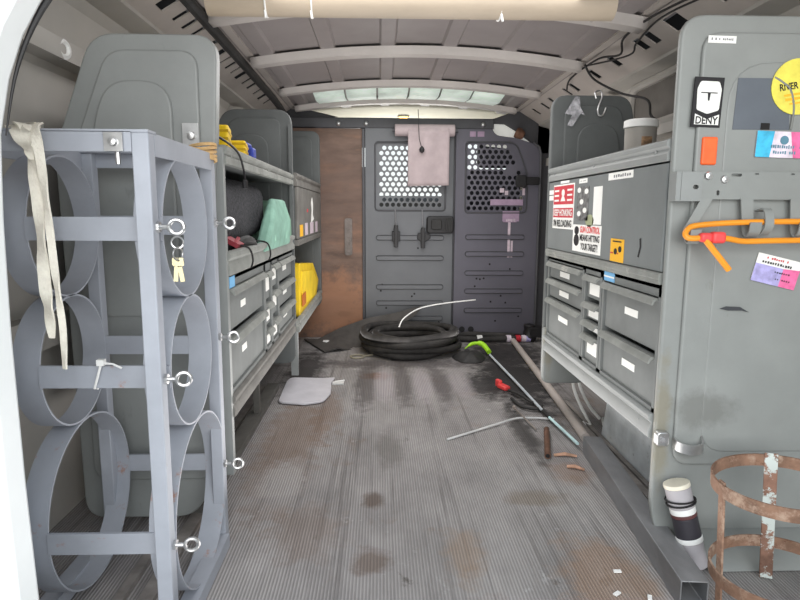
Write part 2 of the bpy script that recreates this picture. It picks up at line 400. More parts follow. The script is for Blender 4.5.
# slotted side rails, upper ledge and side wall
for sgn, nm in ((-1, 'left'), (1, 'right')):
    A = Vector((CX+sgn*.665, 0, 1.352)); B = Vector((CX+sgn*.79, 0, 1.277))
    W = (B-A).length; dirv = (B-A).normalized()
    holes = []; y = .95; k = 0
    slots = ([(1.42, .08), (1.54, .04), (1.61, .04), (1.84, .085), (2.00, .045), (2.08, .045), (2.31, .045), (2.52, .04), (2.78, .04), (2.88, .03), (3.12, .04), (3.26, .04), (3.44, .04)] if sgn > 0 else
             [(1.40, .03), (1.51, .03), (1.64, .055), (1.74, .055), (1.85, .026), (1.93, .026), (2.01, .026), (2.16, .04), (2.27, .05), (2.36, .02), (2.44, .03), (2.52, .02), (2.61, .05), (2.72, .03), (2.82, .04), (2.95, .03), (3.07, .05), (3.2, .03)])
    for yy, w in slots:
        c0 = W*.47; h = .056 if w < .05 else .06
        holes.append(rr(yy-w/2, yy+w/2, c0-h/2, c0+h/2, .004, 3))
    outer = [(.6, 0), (3.66, 0), (3.66, W), (.6, W)]
    vs, fs = flat_mesh(outer, holes, .004)
    nrm = dirv.cross(Vector((0, 1, 0)))
    g = G(); g.add([A+Vector((0, v[0], 0))+dirv*v[1]+nrm*v[2] for v in vs], fs)
    # little lip at top of the rail
    g.box(min(A.x, A.x-sgn*.03), max(A.x, A.x-sgn*.03), .6, 3.66, 1.346, 1.352)
    g.build('trim_5' if sgn < 0 else 'trim_6', M['rail'], kind='structure', smooth=False)
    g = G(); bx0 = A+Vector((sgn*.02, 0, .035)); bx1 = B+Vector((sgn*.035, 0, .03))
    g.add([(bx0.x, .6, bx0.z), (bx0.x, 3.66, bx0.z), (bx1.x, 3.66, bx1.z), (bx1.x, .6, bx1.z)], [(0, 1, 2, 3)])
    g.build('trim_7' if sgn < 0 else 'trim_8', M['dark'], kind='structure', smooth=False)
    # wall section swept along the van
    hw = [(.79, 1.279), (.79, 1.268), (.85, 1.252), (.865, 1.225), (.885, 1.13), (.885, 1.09), (.90, 1.07), (.93, .85), (.94, .55), (.94, 0)]
    g = G(); n = len(hw)
    g.add([(CX+sgn*a, yv, z) for yv in (.6, 3.66) for a, z in hw], [(i, i+1, n+i+1, n+i) for i in range(n-1)])
    # stringer and uprights
    X = lambda a, b: (min(CX+sgn*a, CX+sgn*b), max(CX+sgn*a, CX+sgn*b))
    g.box(*X(.84, .95), .6, 3.66, *((1.085, 1.125) if sgn < 0 else (1.035, 1.075)))
    g.box(*X(.90, .95), .6, 3.66, .45, .52)
    for yv in ((2.28, 2.95, 3.5) if sgn < 0 else (2.58, 3.3)):
        g.bar((CX+sgn*.90, yv, .5), (CX+sgn*.84, yv, 1.24), .09, .05, (0, 1, 0))
    g.build('wall_'+nm, M['wall'], kind='structure', solid=.006, smooth=False)
# window recesses in the right wall
for i, (y0, y1) in enumerate(((1.60, 2.42), (2.74, 3.2))):
    g = G().prism(rr(y0, y1, 1.095, 1.225, .03), 'x', 1.005, 1.012)
    g.build('trim_%d' % (9+i), M['slit'] if i else mat('window_board', (104, 100, 95), .7, var=.1), kind='structure')
    g = G(); pts = rr(y0-.02, y1+.02, 1.08, 1.24, .04)
    g.tube([(1.0, a, b) for a, b in pts], .016, 8, True); g.build('trim_%d' % (11+i), M['wall'], kind='structure')
# rear door frame at the left of the opening
inner = [(-.30, 1.085), (-.345, 1.045), (-.385, 1.0), (-.412, .957), (-.432, .908), (-.447, .845), (-.453, .745), (-.456, .61), (-.455, .41), (-.451, .24), (-.445, .0), (-.445, -.1)]
g = G().prism(inner+[(-.80, -.1), (-.80, 1.085)], 'y', .70, .75)
g.build('door_1', M['pillar'], kind='structure', bevel=.008, seg=3)
G().tube([(p.x+.001, .752, p.y) for p in spline([(a, b, 0) for a, b in inner[:6]], 4)], [.0065-.00028*k for k in range(21)], 8).build('trim_13', M['blackp'], kind='structure')
# wheel housings
def housing(name, x0, x1, y0, y1, h, m):
    poly = rpoly([(y0-.06, 0), (y0, h*.75), (y0+.1, h), (y1-.1, h), (y1, h*.75), (y1+.05, 0)], [0, .03, .05, .05, .03, 0])
    G().prism(poly, 'x', x0, x1).build(name, m, kind='structure', bevel=.012, seg=3)
housing('trim_14', .755, 1.08, 1.42, 1.90, .245, mat('housing_paint', (226, 230, 233), .5, var=.12, vscale=12., patch=[((104, 104, 102), 24., .62, .72, (1, 1, 1))]))
housing('trim_15', -.79, -.66, 1.62, 2.2, .24, M['wall'])
# floor mounting strips
G().box(-.47, -.44, .8, 2.55, 0, .012).box(-.52, -.50, .8, 2.55, 0, .01).build('trim_16', mat('floor_strip_metal', (150, 144, 140), .5, .3, var=.2, vscale=14.), kind='structure')
G().box(.70, .722, 1.27, 2.3, 0, .02).box(.735, .75, 1.27, 2.3, 0, .014).build('trim_17', MATS['floor_strip_metal'], kind='structure')
# added glowing panels for sky light reflected on the roof near the front
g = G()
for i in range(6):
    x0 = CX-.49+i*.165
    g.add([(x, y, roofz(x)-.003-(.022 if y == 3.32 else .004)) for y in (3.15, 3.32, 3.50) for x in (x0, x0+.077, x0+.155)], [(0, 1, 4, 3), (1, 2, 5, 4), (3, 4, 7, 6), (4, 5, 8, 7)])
g.build('roof_reflection', M['roofshine'], kind='structure', solid=.004)
# outside world
G().box(-9, 9, -8, 14, -.62, -.6).build('ground', M['ground'], kind='structure')

# cab beyond the partition
g = G()
g.grid(lambda u, v: (CX-.72+1.44*u, 3.72+.75*v, 1.40-.05*((u-.5)*2)**2-.03*v*v), 16, 6)
for sx in (-1, 1): g.box(min(CX+sx*.72, CX+sx*.95), max(CX+sx*.72, CX+sx*.95), 3.68, 4.1, .75, 1.42)
g.build('trim_18', M['headliner'], kind='structure', solid=.01)
G().box(CX-.9, CX-.85, 3.70, 4.9, -.1, .80).box(CX+.85, CX+.9, 3.70, 4.9, -.1, .80).box(CX-.9, CX+.9, 3.66, 5.2, -.12, -.08).build('trim_19', M['dash'], kind='structure')
g = G(); t_ = thing('dashboard', 'dark dashboard seen through the holes of the centre partition door', 'dashboard', (CX, 4.75, -.08))
g.prism(rpoly([(4.55, -.08), (4.50, .62), (4.58, .865), (4.75, .885), (5.2, .86), (5.2, -.08)], [0, .04, .06, .06, 0, 0]), 'x', CX-.85, CX+.85)
g.build('dash_body', M['dash'], t_)
G().ring((CX-.42, 4.42, .72), (0, -.85, .5), .185, .015, 36).build('steering_wheel', M['blackp'], t_)
def cab_seat(x, label):
    t = thing('cab_seat', label, 'seat', (x, 4.0, -.08), 'cab seats beyond the partition')
    G().box(x-.24, x+.24, 3.86, 4.3, -.08, .32).build('cushion', M['seat'], t, bevel=.05, seg=3)
    G().prism(rpoly([(3.80, .3), (3.95, .3), (3.87, 1.02), (3.74, 1.02)], .03), 'x', x-.24, x+.24).build('backrest', M['seat'], t, bevel=.04, seg=3)
    G().box(x-.17, x+.17, 3.73, 3.82, 1.03, 1.26).build('headrest', M['seat'], t, bevel=.03, seg=3)
cab_seat(.77, 'dark cloth cab seat behind the right mesh window')
cab_seat(CX-.58, 'dark cloth cab seat behind the brown plywood panel')

# ------------------------------------------------------------------ partition between cargo bay and cab
def hexholes(x0, x1, z0, z1, sp, keep=lambda x, z: True, r=.0125):
    out = []; row = 0; z = z0
    while z <= z1+1e-6:
        x = x0+(sp/2 if row % 2 else 0)
        while x <= x1+1e-6:
            if keep(x, z): out.append([(x+r*math.cos(2*PI*k/12), z+r*math.sin(2*PI*k/12)) for k in range(12)])
            x += sp
        z += sp*.866; row += 1
    return out
YB = 3.6
G().box(-.78, .665, YB-.012, YB+.05, 1.238, 1.297).prism([(-.80, 1.28), (-.34, 1.28), (-.34, 1.300), (-.24, 1.305), (-.42, 1.345), (-.80, 1.42)], 'y', YB+.03, YB+.045).prism([(.655, 1.275), (.735, 1.272), (.80, 1.235), (.885, 1.175), (.935, 1.10), (1.12, 1.10), (1.12, 1.42), (.80, 1.35), (.70, 1.315), (.655, 1.30)], 'y', YB+.03, YB+.045).build('trim_20', M['partd'], kind='structure', bevel=.006)
G().box(-.78, 1.0, YB+.03, YB+.06, -.0, .02).build('trim_21', M['partd'], kind='structure')
# plywood
t = thing('plywood_panel', 'brown stained plywood sheet closing the left of the partition', 'panel', (-.42, YB, 0))
G().box(-.76, -.105, YB, YB+.015, 0, 1.236).build('sheet', M['wood'], t)
g = G(); g.prism(rr(-.21, -.165, .5, .72, .015), 'y', YB-.012, YB); g.box(-.20, -.175, YB-.02, YB-.01, .57, .6)
g.build('hasp', mat('hasp_metal', (112, 104, 100), .5, .1, var=.2, vscale=30.), t, label='grey metal hasp plate')
# bolts on the header
for i, x in enumerate((-.24, -.08, .6)):
    tag(G().lathe([(1e-4, 0), (.012, 0), (.014, .004), (.008, .014), (1e-4, .016)], (x, YB-.012, 1.262), (0, -1, 0), 14).build('bolt', M['zinc']),
        ['shiny bolt head on the dark header above the plywood', 'shiny bolt head on the header left of the centre partition door', 'shiny bolt head on the header above the right mesh panel'][i], 'bolt', 'bolts on the partition header')
# dark slot post between plywood and door
tag(G().box(-.103, -.090, YB-.012, YB+.03, 0, 1.235).build('partition_post', M['partd']), 'narrow dark post between plywood and centre partition door', 'post')
def ribs_on(g, pl, x0, x1, zs, h=.022):
    for z in zs:
        pl.poly(g, rr(x0, x1, z-h/2, z+h/2, h*.45, 3), 0, .010)
# centre door
def mesh_panel(name, label, cat, x0, x1, z0, z1, win, holes, corner, ribz, m, notch=None):
    t = thing(name, label, cat, ((x0+x1)/2, YB, z0))
    outer = notch or rr(x0, x1, z0, z1, .03, 4)
    winp = rr(*win, corner, 4) if not callable(corner) else corner()
    vs, fs = flat_mesh(outer, [winp], .022)
    g = G(); g.add([(v[0], YB-.004+v[2]+.009, v[1]) for v in vs], fs)
    pl = Plane((0, YB-.006, 0), (1, 0, 0), (0, 0, 1), (0, -1, 0))
    ribs_on(g, pl, win[0]+.01, win[1]-.01, ribz)
    g.build('door_skin' if cat == 'door' else 'panel_skin', m, t, smooth=False)
    vs, fs = flat_mesh(winp, holes, .004)
    G().add([(v[0], YB+.006+v[2], v[1]) for v in vs], fs).build('perforated_sheet', m, t, smooth=False)
    g = G(); g.tube([(a, YB-.007, b) for a, b in winp], .0045, 6, True); g.build('window_bead', M['partd'], t)
    for z in ribz:
        G().tube([(a, YB-.008, b) for a, b in rr(win[0]+.007, win[1]-.007, z-.014, z+.014, .012, 3)], .0022, 6, True).build('rib_shade_line', M['partd'], t)  # dark outline added as painted shade round the embossed ribs
    g = G()
    for (hx, hz) in [(win[0]+.02+random.random()*(win[1]-win[0]-.04), z0+.05+random.random()*.5) for _ in range(14)]:
        pl.disc(g, hx, hz, .006, 0, .001, 10)
    g.build('screw_hole', M['dark'], t, kind='stuff')
    return t
hx = hexholes(.008, .368, .80, 1.137, .0345)
tc = mesh_panel('partition_door', 'grey metal centre partition door with bright perforated window', 'door', -.086, .432, .02, 1.272, (-.029, .387, .765, 1.161),
           hx, .02, (.605, .484, .31, .212, .118), M['part'])
def rwin(): return rpoly([(.504, .755), (.872, .755), (.872, .98), (.80, 1.165), (.504, 1.165)], [.02, .03, .05, .05, .02])
def keepr(x, z): return x < .855 and not (z > 1.0 and x > .85-(z-1.0)*.62) and not (abs(x-.775) < .03 and abs(z-1.0) < .03)
hr = hexholes(.528, .85, .782, 1.15, .0345, keepr, .0125)
notch = rpoly([(.446, .02), (.945, .02), (.945, 1.12), (.90, 1.16), (.80, 1.19), (.675, 1.205), (.64, 1.272), (.446, 1.272)], [.02, .02, .05, .02, .03, .03, .02, .02])
tr = mesh_panel('partition_panel', 'grey right partition panel, violet flare tint painted in, with many-holed mesh window and notched corner', 'panel', .446, .945, .02, 1.272, (.504, .872, .755, 1.165),
           hr, rwin, (.611, .51, .395, .285, .167), M['partflare'], notch)
# rim trim of right panel
G().tube([(.948, YB-.01, z) for z in (.02, .5, 1.1)]+[(.935, YB-.01, 1.14), (.90, YB-.01, 1.165)], .008, 8).build('edge_trim', M['partd'], tr)
g = G(); pl = Plane((0, YB-.007, 0), (1, 0, 0), (0, 0, 1), (0, -1, 0))
for x in (.50, .555): pl.disc(g, x, .05, .018, 0, .004, 14)
g.build('grommet', M['blackp'], tr)
G().box(.936, 1.12, YB+.03, YB+.05, -.02, 1.30).box(.42, .46, YB+.02, YB+.03, 0, 1.25).box(-.115, -.075, YB+.025, YB+.035, 0, 1.02).box(-.115, -.075, YB+.025, YB+.035, 1.13, 1.25).box(-.9, -.74, YB+.03, YB+.05, -.02, 1.30).build('trim_22', M['partd'], kind='structure')
# pale trim beyond the notch, given a glow in place of cab light
tag(G().prism(rpoly([(.62, 1.15), (.93, 1.12), (.95, 1.27), (.62, 1.30)], .02), 'y', YB+.055, YB+.065).build('cab_trim_panel', mat('white_trim_glow', (246, 246, 240), .6, var=.03, emit=.25)),
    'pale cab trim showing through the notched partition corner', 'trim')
tag(G().lathe([(1e-4, 0), (.03, .0), (.035, .02), (.02, .05), (1e-4, .055)], (.80, YB+.01, 1.225), (.9, -.3, -.5), 16).build('hand_grip', M['copper']), 'brown grip at the notched upper right corner of the partition', 'grip')
# lock handle
t = thing('door_latch', 'black plastic latch handle on the centre partition door', 'latch', (.36, YB-.01, .63))
G().prism(rr(.275, .437, .632, .735, .02), 'y', YB-.04, YB-.006).build('housing', M['blackp'], t, bevel=.008)
G().prism(rr(.30, .365, .655, .715, .015), 'y', YB-.052, YB-.04).build('paddle', M['black'], t, bevel=.005)
g = G()
for k in range(5): g.box(.376+k*.011, .382+k*.011, YB-.05, YB-.038, .645, .722)
g.build('grille', M['black'], t)
# black bracket on right panel window
tag(G().box(.80, .94, YB-.03, YB-.008, .92, .965).box(.80, .86, YB-.04, YB-.02, .905, .975).build('bracket', M['blackp'], bevel=.004), 'black bracket across the right mesh window', 'bracket')
# paper roll with hanging sheet
t = thing('towel_roll', 'mauve paper towel roll with its sheet hanging over the mesh window', 'towel roll', (.257, YB-.05, .905))
G().cyl((.085, YB-.055, 1.222), (1, 0, 0), .034, .345).build('roll', M['towel'], t, bevel=.004)
g = G(); g.grid(lambda u, v: (.16+.237*u, YB-.092+.012*math.sin(v*2.2)+.006*math.sin(u*9+v*2), 1.222-.317*v+.006*u), 14, 14)
g.build('hanging_sheet', M['towel'], t, solid=.002)
G().cyl((.07, YB-.055, 1.222), (1, 0, 0), .012, .38).build('spindle', M['partd'], t)
tag(G().tube([(.215, YB-.10, 1.33), (.222, YB-.105, 1.17), (.235, YB-.105, 1.125)], .002, 6).lathe([(1e-4, -.02), (.014, -.012), (.016, 0), (.01, .012), (1e-4, .02)], (.238, YB-.105, 1.11), (0, 0, 1), 12).build('pull_knob', M['blackp']),
    'small black knob on a cord in front of the mauve towel sheet', 'knob')
# two hanging clamps on cords
for i, x in enumerate((.095, .255)):
    t = thing('hanging_brush', ['left of the two black tools hanging below the centre mesh window', 'right of the two black tools hanging below the centre mesh window'][i], 'tool', (x, YB-.02, .55), 'tools hanging on the centre door')
    G().tube([(x-.005, YB-.01, .775), (x, YB-.02, .68), (x, YB-.02, .64)], .004, 6).build('cord', M['grey'], t)
    if i: G().prism([(x-.035, .60), (x, .575), (x+.04, .60), (x+.045, .62), (x+.02, .635), (x-.03, .635)], 'y', YB-.035, YB-.012).box(x-.012, x+.012, YB-.04, YB-.01, .545, .665).build('head', M['blackp'], t, bevel=.003)
    else: G().box(x-.024, x+.024, YB-.035, YB-.012, .585, .645).box(x-.012, x+.012, YB-.04, YB-.01, .55, .68).build('head', M['blackp'], t, bevel=.003)
# tags on the right panel
t = thing('hang_tag', 'pale violet paper tag with hanging strip below the right mesh window', 'tag', (.775, YB-.01, .49))
pl = Plane((0, YB-.008, 0), (1, 0, 0), (0, 0, 1), (0, -1, 0))
vp = mat('violet_paper', (158, 136, 158), .7, var=.1, vscale=30.); vq = mat('violet_paper_light', (196, 180, 190), .7, var=.1, vscale=30.)
g = G(); pl.rect(g, .73, .83, .705, .765); pl.rect(g, .735, .815, .70, .725, .002, .004); g.build('card', vp, t)
g = G(); pl.scribble(g, .74, .81, .703, .722, 7, .0045); g.build('lettering', vq, t)
g = G(); pl.rect(g, .765, .78, .49, .71); pl.rect(g, .785, .797, .49, .59); g.build('strip', vq, t)
g = G(); pl.rect(g, .655, .85, .80, .835, 0, .003); o = g.build('label_strip', vp); tag(o, 'violet grey label strip across the bottom of the right mesh window', 'label')
for (a0, a1, b0, b1, lb) in ((.71, .735, .875, .90, 'leftmost pink paper scrap on the right mesh window'), (.74, .76, .86, .885, 'middle pink paper scrap on the right mesh window'), (.845, .86, .86, .9, 'rightmost pink paper scrap on the right mesh window')):
    g = G(); pl.rect(g, a0, a1, b0, b1); tag(g.build('paper_scrap', vq), lb, 'paper', 'paper scraps on the mesh window')
for (a0, a1, lb) in ((.525, .56, 'left of two small faded labels above the right mesh window'), (.57, .61, 'right of two small faded labels above the right mesh window')):
    g = G(); pl.rect(g, a0, a1, 1.195, 1.225); tag(g.build('label_plate', vp), lb, 'label', 'labels above the right mesh window')
# dome lamp
t = thing('dome_lamp', 'small warm lit dome lamp above the centre partition door', 'lamp', (.14, 3.66, 1.315))
G().cyl((.14, 3.70, 1.318), (0, 0, 1), .035, .012, 20).build('lamp_base', M['headliner'], t)
G().lathe([(1e-4, -.012), (.018, -.01), (.026, 0), (.026, .003)], (.14, 3.70, 1.316), (0, 0, 1), 20).build('lens', mat('warm_lens', (255, 200, 110), .3, emit=6.), t)

# ------------------------------------------------------------------ shelving units
def handle_profile(xf, z, s):
    """pull lip, s = direction into the aisle"""
    return [(xf, z), (xf+s*.011, z+.001), (xf+s*.018, z-.006), (xf+s*.020, z-.015), (xf+s*.016, z-.015), (xf+s*.013, z-.009), (xf+s*.008, z-.005), (xf, z-.008)]
def drawer_cabinet(label, xf, s, y0, y1, rows, depth=.29, lab=(.35, .65), tall=False):
    t = thing('drawer_cabinet', label, 'drawer cabinet', (xf-s*depth/2, (y0+y1)/2, .315), 'drawer cabinets in the side shelving')
    X = lambda a, b: (min(a, b), max(a, b))
    g = G(); xb = xf-s*depth; fr = xf-s*.004
    g.box(*X(fr, xb), y0, y0+.012, .316, .604).box(*X(fr, xb), y1-.012, y1, .316, .604).box(*X(fr, xb), y0, y1, .316, .326).box(*X(fr, xb), y0, y1, .594, .604).box(*X(xb, xb+s*.006), y0, y1, .316, .604)
    g.box(*X(fr, fr-s*.02), y0, y1, rows[0][0]+.004, .6055)
    g.build('case', M['drawer'], t, smooth=False)
    for (z1, z0) in rows:
        f = xf-s*.010
        dr = G().box(*X(f, f-s*.012), y0+.014, y1-.014, z0, z1).box(*X(f-s*.012, xb+s*.03), y0+.02, y1-.02, z0+.004, z0+.012).build('drawer', M['drawer'], t, bevel=.002, smooth=False)
        ORG[dr.name] = ORG[t.name]
        g = G(); g.prism(handle_profile(f, z1, s), 'y', y0+.014, y1-.014)
        g.build('handle', M['lip'], dr, bevel=.001)
        pl = Plane((f, 0, 0), (0, -1 if s < 0 else 1, 0), (0, 0, 1), (s, 0, 0))
        yc0 = y0+(y1-y0)*lab[0]; yc1 = y0+(y1-y0)*lab[1]; a0, a1 = (-yc1, -yc0) if s < 0 else (yc0, yc1)
        zc = (z1+z0)/2+(.004 if z1-z0 > .07 else -.006); hh = .009 if not tall else min(.024, (z1-z0)*.25)
        if z1-z0 > .1: zc = z1-.055
        g = G(); pl.rect(g, a0, a1, zc-hh, zc+hh, 0, .001); pl_ = g.build('label_strip', M['paper'], dr)
    return t
# mirrored rounded end panel with raised rim and arch
def end_panel(t, m, x0, x1, y, z0, z1, tilt, side, th=.03, rad=.045, arch=True, padz=None, low=None, top=None):
    """side: +1 wall is at -x (left unit), -1 wall at +x. (x0 aisle edge, x1 wall edge)"""
    xt = x1+tilt
    zk = z1-.25
    out = (low or [(x0, z0), (x1, z0)])+[(x1, zk), (xt, z1), (x0, z1)]
    nlow = len(out)-2
    out = rpoly(out, [.05]*nlow+[rad, rad])
    g = G(); g.prism(out, 'y', y, y+th)
    sg = 1 if x1 > x0 else -1
    pz = padz or z0+.09
    pad = rpoly([(x0+sg*.042, pz), (x1-sg*.04, pz), (x1-sg*.04, zk-.01), (xt-sg*.035, z1-.035), (x0+sg*.042, z1-.035)], .04)
    g.prism(pad, 'y', y-.009, y+.001)
    if arch:
        w = abs(x1-x0)
        xa, xb = x0+sg*w*.27, x1-sg*w*.25
        pa = rpoly([(xa, z1-.62), (xb, z1-.62), (xb, z1-.2), (xb+tilt*.4, z1-.10), (xa, z1-.10)], [.02, .02, .05, .05, .07])
        g.prism(pa, 'y', y-.017, y-.008)
    o = g.build('end_panel', m, t, bevel=.010, seg=4, ang=.5); return o

# ---------- left near unit
XL = -.355
tl = thing('shelving_unit', 'grey metal shelving unit on the left, right behind the ring rack', 'shelving unit', (-.53, 1.93, .1), 'shelving units along the van walls')
end_panel(tl, M['panel'], -.355, -.72, 1.385, .07, 1.137, .095, 1, rad=.05, th=.034, low=[(-.405, .10), (-.45, .02), (-.71, .02)], padz=.12)
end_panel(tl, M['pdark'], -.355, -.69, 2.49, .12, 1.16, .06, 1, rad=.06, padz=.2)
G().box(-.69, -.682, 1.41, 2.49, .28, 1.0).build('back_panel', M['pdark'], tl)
def shelf(t, xf, s, y0, y1, zt, zb, depth, m, mp):
    X = lambda a, b: (min(a, b), max(a, b))
    o = G().box(*X(xf-s*.01, xf-s*depth), y0, y1, zb+.008, zb+.014).build('shelf', mp, t); ORG[o.name] = ORG[t.name]
    prof = [(xf, zt), (xf+s*.006, zt-.004), (xf+s*.006, zt-.014), (xf-s*.002, zt-.022), (xf+s*.004, zb+.016), (xf+s*.004, zb), (xf-s*.015, zb), (xf-s*.015, zt)]
    g = G().prism(prof, 'y', y0, y1)
    for yv in (y0+.06, (y0+y1)/2, y1-.06):
        g.lathe([(1e-4, 0), (.007, 0), (.006, .003), (1e-4, .004)], (xf-s*.001, yv, zb+.02), (s, 0, 0), 10)
    g.build('shelf_lip', m, o, bevel=.0015)
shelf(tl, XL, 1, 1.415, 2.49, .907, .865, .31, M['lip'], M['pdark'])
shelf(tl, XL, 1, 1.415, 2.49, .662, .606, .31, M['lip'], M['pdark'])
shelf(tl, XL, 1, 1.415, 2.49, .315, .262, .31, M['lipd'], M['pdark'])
g = G().box(-.366, -.352, 2.472, 2.488, .26, 1.10); g.build('post', M['pdark'], tl)
G().box(-.385, -.356, 1.40, 1.42, .12, .90).build('post', M['panel'], tl)
G().box(-.455, -.435, 2.10, 2.125, 0, .262).box(-.475, -.43, 1.42, 2.49, 0.012, .035).build('foot_rail', M['lipd'], tl, label='worn floor rail with short upright')
a = drawer_cabinet('wide two-drawer cabinet in the left unit, nearest the ring rack', XL, 1, 1.418, 1.868, [(.572, .468), (.452, .325)], lab=(.33, .45))
pl = Plane((XL-.003, 0, 0), (0, 1, 0), (0, 0, 1), (1, 0, 0))
o = G(); pl.rect(o, 1.428, 1.478, .575, .602, .0, .0015); o.build('sticker', M['lblue'], a, label='light blue sticker')
rws3 = [(.580, .505), (.490, .415), (.400, .328)]
drawer_cabinet('slim drawer column in the left unit, beside the wide two-drawer cabinet', XL, 1, 1.872, 1.985, [(.565, .478), (.465, .395), (.380, .325)], lab=(.15, .85), tall=True)
drawer_cabinet('slim drawer column in the left unit, beside the far three-drawer cabinet', XL, 1, 1.989, 2.12, [(.580, .505), (.488, .41), (.392, .325)], lab=(.15, .85), tall=True)
drawer_cabinet('three-drawer cabinet at the far end of the left shelving unit', XL, 1, 2.124, 2.485, rws3, lab=(.35, .58))
# ---------- left far unit
tf = thing('shelving_unit', 'dark far left shelving unit in front of the plywood panel', 'shelving unit', (-.5, 3.0, .2), 'shelving units along the van walls')
XB = -.345
end_panel(tf, M['pdark'], XB, -.66, 3.52, .20, 1.21, .05, 1, rad=.05, arch=False, padz=.28)
shelf(tf, XB, 1, 2.52, 3.52, .915, .862, .3, M['lipd'], M['pdark'])
shelf(tf, XB, 1, 2.52, 3.52, .640, .615, .3, M['lipd'], M['pdark'])
shelf(tf, XB, 1, 2.52, 3.52, .300, .248, .3, M['lip'], M['pdark'])
G().box(-.66, -.652, 2.52, 3.52, .25, 1.0).build('back_panel', M['pdark'], tf)
G().box(-.38, -.35, 2.519, 2.535, .06, .25).build('leg', M['panel'], tf)
t = thing('locker_cabinet', 'dark closed locker front with stickers in the far left unit', 'locker', (-.5, 3.0, .642), 'locker cabinets')
G().box(-.64, XB-.008, 2.53, 3.50, .642, .860).build('case', M['pdark'], t)
G().box(XB-.008, XB+.002, 2.53, 3.50, .642, .860).build('door', M['lipd'], t, bevel=.002)
pl = Plane((XB+.002, 0, 0), (0, 1, 0), (0, 0, 1), (1, 0, 0))
g = G(); pl.rect(g, 2.60, 2.70, .65, .70); g.build('sticker', M['orangest'], t, label='small amber sticker')
for y0, y1 in ((2.78, 2.88), (2.98, 3.12), (3.22, 3.32)):
    g = G(); pl.rect(g, y0, y1, .65, .705); g.build('sticker', vq, t, label='faded pinkish label')
g = G(); pl.poly(g, rpoly([(3.02, .70), (3.06, .77), (3.03, .80), (3.08, .83), (3.12, .79), (3.10, .74), (3.15, .72)], .01), 0, .0012); g.build('sticker', M['paper'], t, label='white jagged sticker')
g = G(); pl.rect(g, 2.86, 2.90, .755, .77); g.build('sticker', M['red2'], t, label='tiny red sticker')

# ---------- right unit
XR = .605
tr_ = thing('shelving_unit', 'grey metal shelving unit on the right with sticker covered end panel', 'shelving unit', (.78, 1.72, 0), 'shelving units along the van walls')
end_panel(tr_, M['panelr'], .605, .985, 1.25, .004, 1.152, -.0, -1, rad=.05, th=.016, arch=False, padz=.205, low=[(.608, .09), (.64, .004), (.985, .004)])
G().prism([(1.252, .006), (1.252, .05), (1.235, .048), (1.165, .016), (1.155, .002)], 'x', .70, .985).build('base_flange', M['panelr'], tr_, bevel=.003)
# raised arch with dark pocket
g = G(); g.prism(rpoly([(.704, .235), (.97, .235), (.97, 1.06), (.704, 1.06)], [.06, .02, .02, .09]), 'y', 1.239, 1.246)
g.build('raised_arch', M['panelr'], tr_, bevel=.004, seg=3)
G().prism([(.718, .927), (.836, .927), (.83, 1.005), (.80, 1.028), (.722, 1.028)], 'y', 1.2375, 1.2395).build('pocket', mat('pocket_grey', (98, 104, 112), .3, var=.06), tr_, label='darker smooth recessed pocket')
G().box(.776, .794, 1.236, 1.2375, .927, .94).build('pocket_catch', M['dark'], tr_)
G().tube(spline([(.795, 1.237, 1.03), (.812, 1.236, 1.02), (.83, 1.236, 1.005), (.84, 1.236, .97), (.838, 1.236, .928)], 6), .0025, 6).build('pocket_edge', M['lip'], tr_)
end_panel(tr_, M['pdark'], .605, .93, 2.16, .13, 1.165, -.05, -1, rad=.05, padz=.62)
G().prism(rpoly([(.60, .13), (.76, .13), (.80, .20), (.80, .34), (.60, .34)], [.03, .03, .02, 0, 0]), 'y', 2.14, 2.165).build('leg', M['panelr'], tr_, bevel=.006, seg=3, label='pale rounded far foot of the end panel')
G().box(.92, .928, 1.29, 2.16, .28, .92).build('back_panel', M['pdark'], tr_)
shelf(tr_, XR, -1, 1.268, 2.16, .912, .866, .31, M['panel'], M['pdark'])
shelf(tr_, XR, -1, 1.268, 2.16, .630, .604, .31, M['lip'], M['pdark'])
shelf(tr_, XR, -1, 1.268, 2.16, .315, .258, .31, M['panel'], M['pdark'])
# locker behind one big door
t = thing('locker_cabinet', 'wide grey locker door covered in stickers, right of the aisle', 'locker', (.75, 1.72, .645), 'locker cabinets')
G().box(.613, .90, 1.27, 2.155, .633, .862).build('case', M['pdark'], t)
G().box(.604, .613, 1.268, 2.155, .632, .862).build('door', M['door'], t, bevel=.002)
pl = Plane((.604, 0, 0), (0, -1, 0), (0, 0, 1), (-1, 0, 0))
# warning sign
s1 = G(); pl.rect(s1, -2.095, -1.872, .705, .850, 0, .0012)
s1 = s1.build('sticker', M['paper'], t, label='red and white KEEP HONKING warning sign'); ORG[s1.name] = ORG[t.name]
g = G(); pl.rect(g, -2.09, -1.878, .785, .845, .001, .0018); pl.rect(g, -2.09, -1.878, .742, .773, .001, .0018); g.build('print', M['red2'], s1)
g = G(); pl.text(g, 'KEEP HONKING', -2.083, -1.886, .747, .769, .0024)
pl.disc(g, -1.984, .822, .016, .0018, .0024, 16, .012); pl.poly(g, [(-2.01, .795), (-1.958, .795), (-1.975, .812), (-1.993, .812)], .0018, .0024)
for k in range(3):
    pl.rect(g, -2.08, -2.03, .795+k*.016, .801+k*.016, .0018, .0022); pl.rect(g, -1.94, -1.89, .795+k*.016, .801+k*.016, .0018, .0022)
g.build('white_print', M['paper'], s1)
g = G(); pl.text(g, "I'M RELOADING", -2.083, -1.886, .711, .735, .0022); g.build('lettering', M['ink'], s1)
